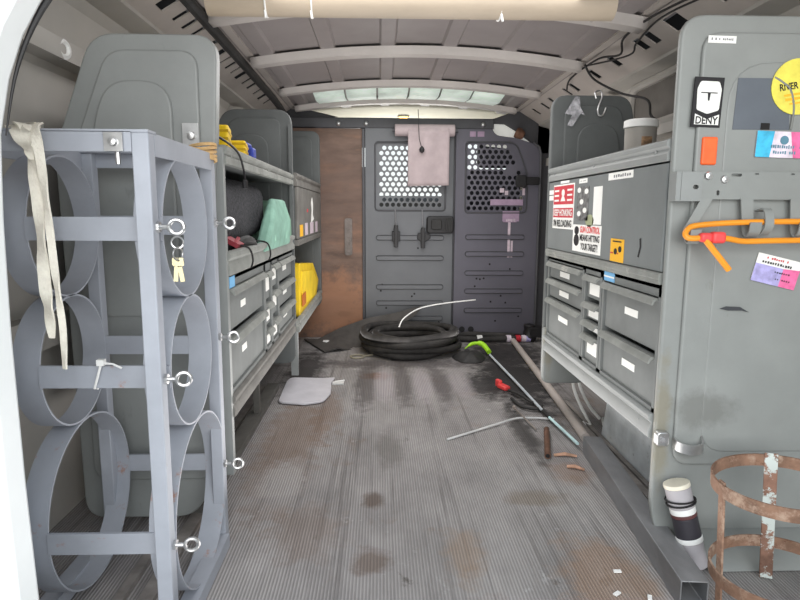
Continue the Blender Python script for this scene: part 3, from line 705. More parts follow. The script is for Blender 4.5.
# second sign
s2 = G(); pl.rect(s2, -1.868, -1.628, .641, .722, 0, .0012)
s2 = s2.build('sticker', M['paper'], t, label='white GUN CONTROL sticker with black figure'); ORG[s2.name] = ORG[t.name]
g = G(); pl.text(g, 'GUN CONTROL', -1.80, -1.636, .699, .718, .002); g.build('red_lettering', M['red'], s2)
g = G(); pl.text(g, 'MEANS HITTING', -1.80, -1.636, .675, .694, .002); pl.text(g, 'YOUR TARGET!', -1.79, -1.648, .648, .669, .002)
pl.disc(g, -1.832, .704, .020, .001, .002, 16, .013); pl.disc(g, -1.832, .675, .024, .001, .002, 16, .018); g.build('lettering', M['ink'], s2)
s3 = G(); pl.rect(s3, -1.555, -1.470, .634, .692, 0, .0012); s3 = s3.build('sticker', M['orangest'], t, label='amber warning sticker'); ORG[s3.name] = ORG[t.name]
g = G(); pl.disc(g, -1.52, .660, .010, .001, .002, 12, .008); pl.disc(g, -1.492, .667, .010, .001, .002, 12, .008); pl.rect(g, -1.54, -1.485, .684, .687, .001, .002); g.build('print', M['ink'], s3)
g = G(); pl.rect(g, -1.552, -1.535, .654, .657, .001, .0021); pl.rect(g, -1.508, -1.502, .654, .657, .001, .0021); g.build('red_print', M['red2'], s3)
g = G(); pl.rect(g, -1.84, -1.74, .735, .835, 0, .0012); s4 = g.build('sticker', mat('dark_photo_print', (92, 92, 92), .35, var=.9, vscale=60.), t, label='shiny grey mottled sticker'); ORG[s4.name] = ORG[t.name]
g = G(); 
for (aa, bb) in ((-1.825, .825), (-1.76, .82), (-1.80, .79), (-1.77, .765), (-1.82, .755)): pl.disc(g, aa, bb, .016, .001, .0018, 12, .008)
g.build('print', M['paper'], s4)
for (a0, a1, b0, b1, lb) in ((-1.70, -1.635, .725, .83, 'tall white curled paper strip'), (-1.595, -1.44, .842, .860, 'white label strip with tiny lettering'), (-1.83, -1.76, .845, .858, 'short white label strip'),
                         (-2.148, -2.10, .82, .835, 'small pale label'), (-2.148, -2.10, .80, .816, 'small pale label'), (-2.02, -1.93, .853, .861, 'thin pale label')):
    g = G(); pl.rect(g, a0, a1, b0, b1, 0, .0012); q = g.build('sticker', M['paper'], t, label=lb); ORG[q.name] = ORG[t.name]
    if 'tiny' in lb or 'short' in lb:
        g = G(); pl.scribble(g, a0+.008, a1-.008, b0+.005, b1-.005, 10); g.build('lettering', M['grey'], q)
g = G(); pl.disc(g, -1.725, .735, .035, 0, .0012, 24, .018); g.build('sticker', mat('faded_green_sticker', (150, 156, 124), .5, var=.2, vscale=40.), t, label='round faded greenish sticker')
g = G(); pl.poly(g, [(-1.382, .655), (-1.372, .68), (-1.375, .70), (-1.382, .698), (-1.378, .68), (-1.388, .656)], 0, .0012); g.build('scratch', M['dark'], t)

drawer_cabinet('three-drawer cabinet at the far end of the right shelving unit', XR, -1, 1.765, 2.15, [(.585, .530), (.524, .462), (.455, .325)], lab=(.40, .66))
b = drawer_cabinet('slim four-drawer column in the middle of the right shelving unit', XR, -1, 1.618, 1.760, [(.578, .512), (.498, .452), (.444, .418), (.404, .325)], lab=(.2, .75), tall=True)
c = drawer_cabinet('wide two-drawer cabinet in the right unit, nearest the end panel', XR, -1, 1.268, 1.612, [(.572, .452), (.440, .322)], lab=(.36, .58))
pl2 = Plane((.609, 0, 0), (0, -1, 0), (0, 0, 1), (-1, 0, 0))
g = G(); pl2.rect(g, -1.60, -1.53, .578, .602, 0, .0015); s_ = g.build('sticker', M['lblue'], c, label='light blue sticker'); ORG[s_.name] = ORG[c.name]
g = G(); pl2.rect(g, -1.60, -1.53, .588, .592, .001, .002); g.build('print', M['paper'], s_)

# ---------- stickers and fittings on the right end panel (faces the open doors)
pe = Plane((0, 1.2405, 0), (1, 0, 0), (0, 0, 1), (0, -1, 0))
def stick(name, label, shape, m):
    g = G(); shape(g); o = g.build(name, m, tr_, label=label); ORG[o.name] = ORG[tr_.name]; return o
q = pe.turned(.632, .932, -.03)
s_ = stick('sticker', 'black and white sticker reading DENY', lambda g: q.rect(g, 0, .060, 0, .098, -.002, .0012), M['ink'])
g = G(); q.poly(g, rpoly([(.008, .034), (.031, .026), (.054, .034), (.056, .075), (.050, .090), (.012, .090), (.006, .075)], .004), .001, .0018)
q.poly(g, [(.006, .005), (.056, .005), (.056, .026), (.031, .016), (.006, .026)], .001, .0018); g.build('pale_shape', M['paper'], s_)
g = G(); q.text(g, 'DENY', .008, .054, .006, .021, .0024); g.build('lettering', M['ink'], s_)
g = G(); q.poly(g, [(.014, .0665), (.028, .0665), (.0295, .052), (.0325, .052), (.034, .0665), (.048, .0665), (.048, .0685), (.014, .0685)], .0018, .0023); g.build('print', M['ink'], s_)
s_ = stick('sticker', 'small white label near the top corner', lambda g: pe.turned(.655, 1.095, -.02).rect(g, 0, .057, 0, .014), M['paper'])
g = G(); pe.turned(.655, 1.095, -.02).scribble(g, .006, .052, .005, .010, 12); g.build('lettering', M['grey'], s_)
pe2 = Plane((0, 1.2365, 0), (1, 0, 0), (0, 0, 1), (0, -1, 0))
s_ = stick('sticker', 'round yellow sticker with dark lettering', lambda g: pe2.disc(g, .845, 1.012, .055), M['yst'])
g = G(); pr = pe2.turned(.845, 1.012, .16); pr.text(g, 'RIVER ROAD', -.038, .046, -.004, .010, .002); g.build('lettering', M['ink'], s_)
g = G(); pr.rect(g, -.03, .04, -.016, -.012, .001, .0018); pr.rect(g, -.028, .038, -.025, -.020, .001, .0018); pr.rect(g, -.02, .03, -.033, -.030, .001, .0018); g.build('print', M['orangest'], s_)
s_ = stick('sticker', 'cyan and pink sticker below the pocket', lambda g: pe2.turned(.768, .873, -.03).rect(g, 0, .125, 0, .052), M['pale'])
q = pe2.turned(.768, .873, -.03)
g = G(); q.poly(g, [(0, 0), (.030, 0), (.036, .052), (0, .052)], .001, .0018); g.build('cyan_print', M['cyan'], s_)
g = G(); q.poly(g, [(.080, 0), (.125, 0), (.125, .052), (.07, .052)], .001, .0018); g.build('pink_print', M['pink'], s_)
g = G(); q.disc(g, .058, .035, .009, .001, .0018, 20, .009); q.scribble(g, .03, .095, .018, .026, 14, .002); q.scribble(g, .036, .085, .007, .014, 10, .002); g.build('print', mat('teal_ink', (96, 140, 160), .5), s_)
q = pe2.turned(.782, .619, -.23)
s_ = stick('sticker', 'tilted white and lilac card stuck on the end panel', lambda g: q.rect(g, 0, .098, 0, .060), M['paper'])
g = G(); q.poly(g, [(.0, .0), (.062, .0), (.062, .038), (.0, .038)], .001, .0016); g.build('lilac_print', M['lilac'], s_)
g = G(); q.poly(g, [(.062, .0), (.098, .0), (.098, .042), (.062, .038)], .001, .0016); g.build('pink_print', M['pink'], s_)
g = G(); q.scribble(g, .012, .08, .041, .047, 12, .002); q.scribble(g, .045, .085, .026, .030, 8, .002); q.scribble(g, .05, .085, .012, .016, 7, .002); g.build('lettering', M['ink'], s_)
g = G(); q.scribble(g, .02, .07, .051, .056, 10, .002); g.build('red_lettering', M['red2'], s_)
stick('slit', 'dark curved slit', lambda g: pe2.poly(g, [(.722, .557), (.735, .562), (.765, .561), (.786, .549), (.77, .553), (.74, .553)], .0, .001), M['slit'])
o = G().prism(rr(.658, .690, .856, .912, .004, 3), 'y', 1.236, 1.246).build('reflector', M['reflector'], bevel=.003); tag(o, 'orange rectangular reflector above the hook rail on the right end panel', 'reflector')

# hook rail with cord
t = thing('hook_rail', 'grey slotted hook rail bolted across the right end panel', 'hook rail', (.8, 1.23, .70))
ho = [rr(.70, .745, .72, .788, .004, 2), rr(.790, .862, .72, .788, .004, 2)]
outer = rpoly([(.613, .787), (.613, .842), (1.0, .842), (1.0, .786), (.612, .786)], 0)
small = [rr(.636, .648, .806, .815, .004, 3), rr(.688, .694, .794, .804, .002, 3), rr(.716, .738, .832, .838, .002, 3), rr(.765, .773, .836, .839, .001, 2), rr(.84, .848, .836, .839, .001, 2)]
vs, fs = flat_mesh([(.655, .786), (1.0, .786), (1.0, .842), (.655, .842)], small[1:], .004)
G().add([(v[0], 1.226+v[2], v[1]) for v in vs], fs).build('rail_plate', M['panelr'], t, smooth=False)
vs, fs = flat_mesh([(.612, .782), (.655, .782), (.655, .841), (.612, .841)], small[:1], .004)
G().add([(v[0], 1.222+v[2], v[1]) for v in vs], fs).box(.602, .612, 1.222, 1.252, .782, .841).build('corner_bracket', M['panel'], t, smooth=False)
def hook(x0, x1, xb0, xb1, lowz):
    g = G(); yv = 1.222
    path = [((x0+x1)/2, yv, .788), ((xb0+xb1)/2, yv, lowz+.03), ((xb0+xb1)/2, yv-.006, lowz+.008), ((xb0+xb1)/2, yv-.016, lowz), ((xb0+xb1)/2, yv-.026, lowz+.008), ((xb0+xb1)/2, yv-.03, lowz+.028)]
    path = [path[0]]+[tuple(p) for p in spline(path[1:], 5)]
    g.ribbon([(p, (1, 0, 0)) for p in path], [x1-x0]+[xb1-xb0]*(len(path)-1), .003)
    g.build('hook', M['panelr'], t)
hook(.656, .680, .624, .646, .697); hook(.738, .764, .744, .768, .712); hook(.842, .870, .846, .870, .712)
G().ribbon([(p, (1, 0, 0)) for p in spline([(.780, 1.232, .722), (.780, 1.205, .715), (.782, 1.19, .735), (.782, 1.20, .765), (.782, 1.228, .762)], 5)], .018, .003).build('hook', M['panelr'], t)
for x, z in ((.702, .826), (.668, .833)):
    G().lathe([(1e-4, 0), (.009, 0), (.007, .005), (1e-4, .006)], (x, 1.224, z), (0, -1, 0), 14).build('bolt', M['zinc'], t)
# orange cord
t = thing('extension_cord', 'orange cord with red plug end looped over the hook rail', 'cord', (.8, 1.2, .64))
g = G(); pts = [(0.950, 1.20, .742), (0.854, 1.2, .742), (0.774, 1.2, .741), (0.694, 1.2, .738), (0.639, 1.2, .733), (0.622, 1.198, .727), (0.614, 1.194, .716), (0.622, 1.19, .708), (0.654, 1.188, .709), (0.694, 1.19, .708), (0.734, 1.195, .702), (0.784, 1.195, .703), (0.854, 1.2, .704), (0.950, 1.2, .705)]
g.tube(spline(pts, 6), .0058, 10).build('cable', M['orange'], t)
G().tube([(0.650, 1.184, .706), (0.664, 1.182, .688), (0.689, 1.182, .66), (0.702, 1.182, .645)], .0062, 10).build('cable_tail', M['orange'], t)
G().box(.639, .664, 1.178, 1.196, .700, .719).box(.662, .690, 1.176, 1.198, .698, .721).build('plug', M['red'], t, bevel=.006, seg=3)
# conduit strap low on the panel
t = thing('pipe_strap', 'bright metal pipe strap near the foot of the right end panel', 'strap', (.66, 1.24, .245))
G().prism(rr(.604, .632, .252, .285, .008), 'y', 1.232, 1.25).build('tab', M['zinc'], t, bevel=.003)
G().lathe([(1e-4, 0), (.007, 0), (.006, .004), (1e-4, .005)], (.617, 1.232, .268), (0, -1, 0), 12).build('screw', M['steel'], t)
G().ribbon([(p, (0, 0, 1)) for p in spline([(.645, 1.24, .259), (.650, 1.222, .255), (.675, 1.215, .25), (.700, 1.222, .252), (.707, 1.24, .262)], 5)], .022, .004).build('loop', M['zinc'], t)

# ------------------------------------------------------------------ things on the right unit
t = thing('lidded_tub', 'small grey round tub with pale lid on the right upper shelf', 'tub', (.765, 1.72, .882))
zb = .882
G().lathe([(1e-4, 0), (.041, 0), (.043, .112), (.042, .112), (1e-4, .112)], (.735, 1.72, zb), (0, 0, 1), 32).build('tub', M['bucket'], t)
G().lathe([(1e-4, .134), (.042, .134), (.046, .131), (.0465, .113), (.044, .112), (1e-4, .112)], (.735, 1.72, zb), (0, 0, 1), 32).build('lid', M['white'], t, label='pale plastic lid')
g = G(); n = 10
for k in range(n):
    a0 = -1.9+k*.07; a1 = a0+.07
    g.add([(.735+.0435*math.cos(a), 1.72+.0435*math.sin(a), z) for a in (a0, a1) for z in (zb+.045, zb+.085)], [(0, 2, 3, 1)])
g.build('print', mat('brown_print', (142, 112, 84), .6, var=.4, vscale=60.), t)
# S hook over the far end panel, foil tape
tag(G().tube(spline([(.752, 2.146, 1.152), (.748, 2.146, 1.172), (.765, 2.146, 1.178), (.772, 2.142, 1.16), (.758, 2.138, 1.115), (.762, 2.138, 1.095), (.776, 2.138, 1.095), (.786, 2.138, 1.12)], 6), .003, 8).build('wire_hook', M['zinc']), 'thin bent wire hook hanging on the far right end panel', 'hook')
ph = Plane((0, 2.148, 0), (1, 0, 0), (0, 0, 1), (0, -1, 0))
g = G(); ph.poly(g, [(.645, 1.10), (.675, 1.095), (.70, 1.12), (.695, 1.155), (.68, 1.16), (.66, 1.125)], 0, .002); ph.poly(g, [(.655, 1.06), (.672, 1.055), (.70, 1.10), (.715, 1.095), (.70, 1.12), (.67, 1.095)], 0.002, .003)
o = g.build('foil_tape', M['silver']); tag(o, 'crumpled silver tape stuck on the far right end panel', 'tape')

# ------------------------------------------------------------------ things on the left unit
zs = .880
def organizer(x0, x1, y0, y1, h, lean, label):
    t = thing('parts_case', label, 'case', ((x0+x1)/2, (y0+y1)/2, zs), 'yellow parts cases')
    R = Matrix.Rotation(lean, 3, 'X'); c = ((x0+x1)/2, y0, zs+.012)
    G().box(-(x1-x0)/2, (x1-x0)/2, 0, y1-y0, 0, h, R, c).build('body', M['yellow'], t, bevel=.006)
    g = G()
    for k in range(4): g.box(-(x1-x0)/2-.001, (x1-x0)/2+.001, -.001, y1-y0+.001, h*(.12+.22*k), h*(.12+.22*k)+.006, R, c)
    g.build('rib', mat('yellow_shade', (196, 158, 24), .5), t)
organizer(-.60, -.40, 1.62, 1.66, .096, -.26, 'taller yellow plastic parts case on the left upper shelf')
organizer(-.57, -.385, 1.76, 1.80, .070, -.26, 'shorter yellow plastic parts case on the left upper shelf')
tag(G().box(-.52, -.395, 1.93, 1.98, zs, zs+.075).box(-.50, -.41, 1.92, 1.99, zs+.075, zs+.09).build('blue_box', M['blue'], bevel=.006), 'small blue plastic box behind the yellow cases', 'box')
tag(G().tube(spline([(-.40, 1.42, .935), (-.37, 1.44, .925), (-.345, 1.50, .90), (-.342, 1.55, .86), (-.342, 1.56, .832)], 6), .0028, 6).lathe([(1e-4, 0), (.007, 0), (.007, .02), (1e-4, .022)], (-.342, 1.56, .815), (0, 0, 1), 10).build('thin_cable', M['blackp']),
    'thin black cable hanging over the left upper shelf lip', 'cable')
# felt bale: sagging moving blanket roll
def felt(u, v):
    y = 1.43+.74*u; a = v*2*PI
    sp = lambda t, e: math.copysign(abs(t)**e, t)
    ex = max(.0, 1-abs(2*u-1)**7)**.4
    w = 1+.03*math.sin(9*u+2*a)+.02*math.sin(17*u-a)
    drop = .03*max(0, u-.6)
    return (-.540+.145*ex*w*sp(math.cos(a), .45), y, .755+drop+(.099-drop)*ex*sp(math.sin(a), .45))
tag(G().grid(felt, 28, 28).build('moving_blanket', M['felt']), 'dark speckled rolled blanket stuffed in the left open shelf', 'blanket')
# pale green tool bag
def bagz(x0, x1, y0, y1, z0, z1, m, name, par, tp=.28):
    g = G()
    b_ = [(x0, y0), (x1, y0), (x1, y1), (x0, y1)]; k = .25
    tops = [(x0+(x1-x0)*k, y0+(y1-y0)*tp), (x1-(x1-x0)*k*.6, y0+(y1-y0)*tp), (x1-(x1-x0)*k*.6, y1-(y1-y0)*.15), (x0+(x1-x0)*k, y1-(y1-y0)*.15)]
    g.add([(a, b, z0) for a, b in b_]+[(a*.5+c_*.5+ (0.012 if i in (1, 2) else 0), b*.5+d_*.5, z0+(z1-z0)*.55) for i, ((a, b), (c_, d_)) in enumerate(zip(b_, tops))]+[(a, b, z1) for a, b in tops],
          [(3, 2, 1, 0), (8, 9, 10, 11)]+[(l*4+i, l*4+(i+1) % 4, l*4+4+(i+1) % 4, l*4+4+i) for l in (0, 1) for i in range(4)])
    return g.build(name, m, par, bevel=.012, seg=3)
t = thing('tool_bag', 'pale green cloth tool bag slumped on the left open shelf', 'bag', (-.47, 2.25, .632))
bagz(-.386, -.350, 1.84, 2.36, .632, .800, M['teal'], 'body', t, .42)
bagz(-.50, -.356, 2.25, 2.455, .632, .798, mat('grey_green_fabric', (112, 146, 126), .75, var=.2, vscale=20.), 'side_pocket', t)
G().tube(spline([(-.349, 2.00, .66), (-.355, 2.05, .74), (-.362, 2.09, .792)], 6), .006, 8).tube(spline([(-.349, 2.24, .66), (-.355, 2.23, .74), (-.362, 2.21, .792)], 6), .006, 8).build('strap', mat('mint_strap', (150, 192, 172), .7), t)
tag(G().tube(spline([(-.40, 1.60, .652), (-.38, 1.66, .672), (-.37, 1.72, .674), (-.37, 1.77, .652)], 6), .015, 8).build('black_strap', M['black']), 'black strap end beside the pale green bag', 'strap')
tag(G().box(-.02, .02, -.03, .03, -.006, .006, Matrix.Rotation(.5, 3, 'Y'), (-.385, 1.60, .676)).tube([(-.378, 1.57, .672), (-.378, 1.62, .685)], .006, 6).build('red_tool', mat('dull_red', (150, 56, 66), .5)), 'dull red tool end between blanket and pale green bag', 'tool')
for i, y in enumerate((1.60, 1.86)):
    tag(G().tube(spline([(-.40, y-.02, .664), (-.37, y-.01, .668), (-.345, y, .66), (-.338, y+.008, .63), (-.342, y+.002, .608)], 6), .0025, 6).build('hook_wire', M['dark']),
        ['black wire loop over the left middle shelf lip, nearer one', 'black wire loop over the left middle shelf lip, farther one'][i], 'wire', 'wire loops on the shelf lip')
# yellow bin in far unit
t = thing('storage_bin', 'bright yellow open storage bin in the far left unit', 'bin', (-.44, 2.9, .262))
pts = rpoly([(2.64, .29), (3.30, .268), (3.47, .37), (3.20, .488), (2.66, .53)], .02)
g = G(); g.prism(pts, 'x', -.56, -.356); g.build('body', M['yellow'], t, bevel=.012, seg=3)
ins = rpoly([(2.72, .33), (3.22, .31), (3.36, .375), (3.15, .455), (2.72, .488)], .02)
G().prism(ins, 'x', -.358, -.352).build('raised_panel', mat('yellow_light', (240, 206, 44), .4), t)
G().box(-.353, -.348, 2.70, 2.82, .33, .385).build('clip', mat('brown_orange', (176, 98, 36), .5), t, bevel=.002)

# ------------------------------------------------------------------ cylinder rack, left foreground
XN, XO, Y0, Y1, ZT = -.351, -.622, .947, 1.315, .876
rk = thing('cylinder_rack', 'blue grey welded steel rack of six rings in the left foreground', 'rack', ((XN+XO)/2, (Y0+Y1)/2, 0))
P = .026
for (x, y) in ((XN-P/2, Y0+P/2), (XN-P/2, Y1-P/2), (XO+P/2, Y0+P/2), (XO+P/2, Y1-P/2)):
    G().box(x-P/2, x+P/2, y-P/2, y+P/2, 0, ZT-.001).build('post', M['rack'], rk, bevel=.002)
for (x0, x1, y0, y1) in ((XO, XN, Y0, Y0+.006), (XO, XN, Y1-.006, Y1)):
    g = G().box(x0+P, x1-P, y0, y1, ZT-.030, ZT).box(x0, x1, min(y0, Y1-.034), max(y1, Y0+.034) if y0 < 1.1 else y1, ZT-.001, ZT+.003)
    g.build('top_rail', M['rack'], rk)
for x in (XN-.006, XO):
    G().box(x, x+.006, Y0+P, Y1-P, ZT-.034, ZT).build('top_rail', M['rack'], rk)
    G().box(x-.02, x+.014, Y0+P, Y1-P, 0, .03).build('base_rail', M['rack'], rk)
rings = [(1.117, .728, .127), (1.117, .481, .1225), (1.148, .190, .170)]
for k, (yc, zc, R) in enumerate(rings):
    mm = M['rack'] if k < 2 else M['rackr']
    for xc in (XN-.024, -.592):
        G().band((xc, yc, zc), (1, 0, 0), R, .046, .0035).build('ring', mm, rk)
    yf, yb = yc-R, yc+R
    for y in (yf, yb):
        G().box(-.5695, XN-.002, y-.003, y+.003, zc-.019, zc+.019).build('cross_bar', M['rackr'] if (k and y == yf) else M['rack'], rk)
    # eye bolts
    for y in (Y0+.017, Y1-.017):
        e = G(); z = zc+.004
        e.tube([(XN-.002, y, z), (XN+.020, y, z)], .004, 8); e.cyl((XN, y, z), (1, 0, 0), .009, .005, 6)
        e.ring((XN+.030, y, z), (.25, -1, 0), .011, .0032, 20)
        e.build('eye_bolt', M['zinc'], rk)
for (x, y, z) in ((-.402, Y0-.002, .860),):
    G().box(x-.014, x+.014, y-.003, y, z-.014, z+.014).lathe([(1e-4, 0), (.007, 0), (.006, .006), (1e-4, .007)], (x, y-.003, z), (0, -1, 0), 12).build('bolt_plate', M['zinc'], rk)
G().tube([(-.402, Y0+.01, .85), (-.402, Y0+.01, .828)], .004, 8).build('bolt_end', M['zinc'], rk)
tag(G().box(-.432, -.397, 1.366, 1.374, .897, .947).lathe([(1e-4, 0), (.010, 0), (.008, .008), (1e-4, .009)], (-.413, 1.366, .920), (0, -1, 0), 14).build('bolt_plate', M['zinc']), 'square zinc plate with bolt on the left end panel above the rack', 'bolt plate')
# twine knot at the far corner
g = G()
for k in range(6):
    g.tube([(XN-.02+.024*math.cos(a)*(1.1), Y1-.015+.026*math.sin(a), ZT-.012+.006*k*.9-.004*math.sin(a+k)) for a in [2*PI*i/16 for i in range(16)]], .0035, 6, True)
tag(g.build('twine_knot', M['twine']), 'tan twine wrapped round the far top corner of the ring rack', 'twine')
# zip tie
tag(G().tube(spline([(-.478, .990, .462), (-.470, .984, .48), (-.462, .984, .505), (-.462, .992, .508), (-.470, 1.0, .48), (-.478, .999, .458)], 5), .0022, 6).box(-.468, -.456, .980, .99, .503, .513).tube([(-.462, .985, .507), (-.44, .978, .507), (-.425, .975, .501)], .0018, 6).build('zip_tie', M['white']),
    'white zip tie around the middle cross bar of the ring rack', 'zip tie')
# keys
t = thing('key_ring', 'small bunch of keys hanging from the top eye bolt of the rack', 'keys', (-.32, .955, .65))
kx, ky = XN+.032, Y0+.012
G().ring((kx, ky, .708), (.3, -1, 0), .009, .0015, 18, 6).ring((kx+.001, ky-.002, .690), (1, -.5, 0), .010, .0014, 18, 6).build('split_ring', M['zinc'], t)
for k, dx in enumerate((-.003, .004)):
    g = G(); c0 = Vector((kx+dx*.7, ky-.004*k, .676)); R = Matrix.Rotation(.1-.25*k, 3, 'Y')
    vs, fs = flat_mesh(rpoly([(-.007, -.006), (.007, -.006), (.008, .008), (-.008, .008)], .004), [[(.003*math.cos(a), .005+.003*math.sin(a)) for a in [2*PI*i/10 for i in range(10)]]], .002)
    g.add([c0+R @ Vector((v[0], v[2], v[1])) for v in vs], fs)
    g.add([c0+R @ Vector(p) for p in [(x, y, z) for x in (-.0035, .0035) for y in (-.001, .001) for z in (-.030, -.005)]], [(0, 1, 3, 2), (4, 6, 7, 5), (0, 4, 5, 1), (2, 3, 7, 6), (0, 2, 6, 4), (1, 5, 7, 3)])
    g.build('key', mat('brass_key', (206, 196, 160), .35, .6), t)
# webbing strap thrown over the top bar
t = thing('webbing_strap', 'cream webbing strap hanging from the top bar of the ring rack', 'strap', (-.56, .94, .50))
def px(u, v, y):
    c = Vector(((u-400)/F, -(v-300)/F, -1)); r = Mc @ c; k = y/r.y; return (k*r.x, y, H+k*r.z)
def rib(pts, ws, name):
    P_ = spline([px(*p) for p in pts], 6); n = len(P_)
    W = []
    for i in range(n):
        f = i/(n-1)*(len(ws)-1); j = min(int(f), len(ws)-2); W.append(ws[j]*(1-f+j)+ws[j+1]*(f-j))
    sides = [(math.cos(.6*math.sin(i*.5)), math.sin(.6*math.sin(i*.5))*.9, .15*math.sin(i*.33)) for i in range(n)]
    G().ribbon(list(zip(P_, sides)), W, .003).build(name, M['cream'], t)
rib([(30, 150, .985), (27, 128, .975), (26, 124, .955), (30, 132, .938), (33, 165, .936), (38, 205, .934), (42, 250, .932), (45, 285, .93), (49, 312, .93), (52, 338, .932)], [.026, .04, .042, .024, .017, .016, .017, .017, .019, .008], 'webbing')
rib([(36, 128, .975), (34, 124, .955), (36, 135, .932), (42, 170, .929), (48, 215, .928), (54, 265, .928), (59, 300, .928), (63, 330, .929), (65, 369, .93)], [.02, .026, .016, .012, .011, .011, .010, .010, .008], 'webbing_tail')
rib([(14, 130, .97), (16, 125, .955), (20, 131, .934), (24, 141, .93), (30, 150, .932), (34, 160, .932)], [.02, .03, .032, .026, .02, .012], 'knot')

# ------------------------------------------------------------------ floor things
# square tube
t = None
a = Vector((.607, 1.045, 0)); b_ = Vector((.672, 1.80, 0)); dv = (b_-a).normalized(); sv = Vector((dv.y, -dv.x, 0))
def sq(g, w, h0, h1, th, p, q):
    o = [(-w/2, h0), (w/2, h0), (w/2, h1), (-w/2, h1)]; i = [(-w/2+th, h0+th), (w/2-th, h0+th), (w/2-th, h1-th), (-w/2+th, h1-th)]
    vs = [e+sv*x+Vector((0, 0, z)) for e in (p, q) for x, z in o+i]
    fs = []
    for k in range(4):
        l = (k+1) % 4
        fs += [(k, l, 8+l, 8+k), (4+k, 12+k, 12+l, 4+l), (k, 4+k, 4+l, l), (8+k, 8+l, 12+l, 12+k)]
    return g.add(vs, fs)
tag(sq(G(), .054, .001, .056, .003, a, b_).build('square_tube', M['steel'], bevel=.0025), 'long grey square steel tube lying on the floor along the right unit', 'steel tube')
# conduit pole
tag(G().tube([(.683, 1.885, .017), (.70, 2.1, .017), (.778, 3.41, .017)], .016, 14).build('conduit_pole', M['pvc']), 'straight greyish conduit pole on the floor running to the partition', 'pole')
# fibreglass rod
t = thing('fibreglass_rod', 'thin white rod with lime green tip lying on the right floor', 'rod', (.6, 2.4, 0))
G().tube([(.575, 3.05, .02), (.60, 2.55, .018), (.617, 2.12, .016)], .0055, 8).build('rod', mat('pale_rod', (206, 214, 220), .4), t)
G().tube([(.617, 2.12, .016), (.638, 1.83, .02)], .0052, 8).build('rod_sleeve', mat('pale_cyan_rod', (206, 236, 238), .35), t)
G().tube([(.614, 2.16, .017), (.619, 2.09, .017)], .007, 8).build('coupling', M['blackp'], t)
G().tube(spline([(.455, 3.13, .035), (.50, 3.16, .055), (.55, 3.15, .055), (.575, 3.07, .03)], 6), [.003]*4+[.009]*6+[.014]*5+[.013]*4, 10).build('tip', M['lime'], t, label='lime green curved tip')
# black pad
def pad(u, v):
    r = v; a = 2*PI*u
    return (.465+.085*r*math.cos(a)*(1+.08*math.sin(3*a)), 3.04+.10*r*math.sin(a)*(1+.06*math.sin(5*a)), .004+.040*(1-r**2.5)*(1+.25*math.sin(4*a+1)*r)+.004*math.sin(9*a)*r*(1-r))
tag(G().grid(pad, 40, 8).build('work_glove', M['black']), 'crumpled black glove on the floor beside the lime green tip', 'glove')
tag(G().box(-.016, .016, -.03, .03, 0, .02, Matrix.Rotation(.4, 3, 'Z'), (.535, 2.50, 0)).box(-.009, .009, .02, .055, 0, .034, Matrix.Rotation(.4, 3, 'Z'), (.535, 2.50, 0)).build('red_clip', M['red'], bevel=.006), 'small bright red clip on the dark floor stain', 'clip')
tag(G().tube(spline([(.545, 2.44, .012), (.57, 2.36, .02), (.60, 2.28, .014), (.63, 2.24, .012), (.60, 2.20, .012), (.55, 2.24, .010), (.535, 2.34, .010)], 6), .006, 8).build('black_cable', M['black']), 'short loop of black cable next to the red clip', 'cable')
# white cable across
tag(G().tube(spline([(.225, 1.915, .004), (.32, 1.98, .006), (.42, 2.05, .008), (.50, 2.10, .010), (.57, 2.11, .008), (.64, 2.10, .007)], 8), .0038, 8).build('white_cable', mat('cable_white', (206, 206, 206), .45)), 'single white cable lying across the ribbed floor', 'cable')
tag(G().tube([(.517, 2.20, .015), (.53, 2.09, .012), (.545, 1.99, .008)], .003, 6).cyl((.517, 2.20, .015), (-.1, 1, .1), .008, .01, 10).build('nail_rod', mat('dull_tin', (160, 150, 144), .4, .4)), 'thin grey pin lying beside the white cable', 'pin')
# copper pipes
t = thing('copper_pipe', 'short brown copper pipe pointing at the camera on the floor', 'pipe', (.55, 1.87, 0))
G().lathe([(.007, 0), (.0098, 0), (.0098, .24), (.007, .24), (.007, 0)], (.520, 1.755, .0105), (.25, .96, 0.0), 18).build('tube', M['copper'], t)
G().cyl((.5203, 1.757, .0106), (.25, .96, 0.0), .0072, .002, 14).build('bore', M['dark'], t)
for i, (p, q) in enumerate((((.545, 1.775, .005), (.615, 1.765, .005)), ((.560, 1.69, .005), (.605, 1.665, .005)))):
    tag(G().tube([p, tuple((Vector(p)+Vector(q))/2+Vector((0, .006, .003))), q], [.0045, .006, .004], 10).build('copper_offcut', M['copperb']), ['bright copper offcut by the square tube, farther one', 'bright copper offcut by the square tube, nearer one'][i], 'copper offcut', 'copper offcuts')
# white cords from the right unit
tag(G().tube(spline([(.755, 2.25, .16), (.745, 2.22, .10), (.75, 2.16, .05), (.755, 2.08, .015), (.745, 2.02, .01), (.735, 2.06, .008)], 8), .006, 8).build('loose_cord', M['white']), 'white cord dangling behind the far foot of the right unit', 'cord')
t = thing('power_cord', 'white cord with plug lying by the right wheel housing', 'cord', (.78, 2.05, 0))
G().tube(spline([(.765, 2.24, .16), (.765, 2.2, .10), (.775, 2.12, .05), (.785, 2.04, .03)], 8), .006, 8).build('cable', M['white'], t)
G().box(-.012, .012, -.03, .03, -.008, .010, Matrix.Rotation(-.3, 3, 'Z'), (.792, 2.0, .03)).build('plug', M['white'], t, bevel=.005)
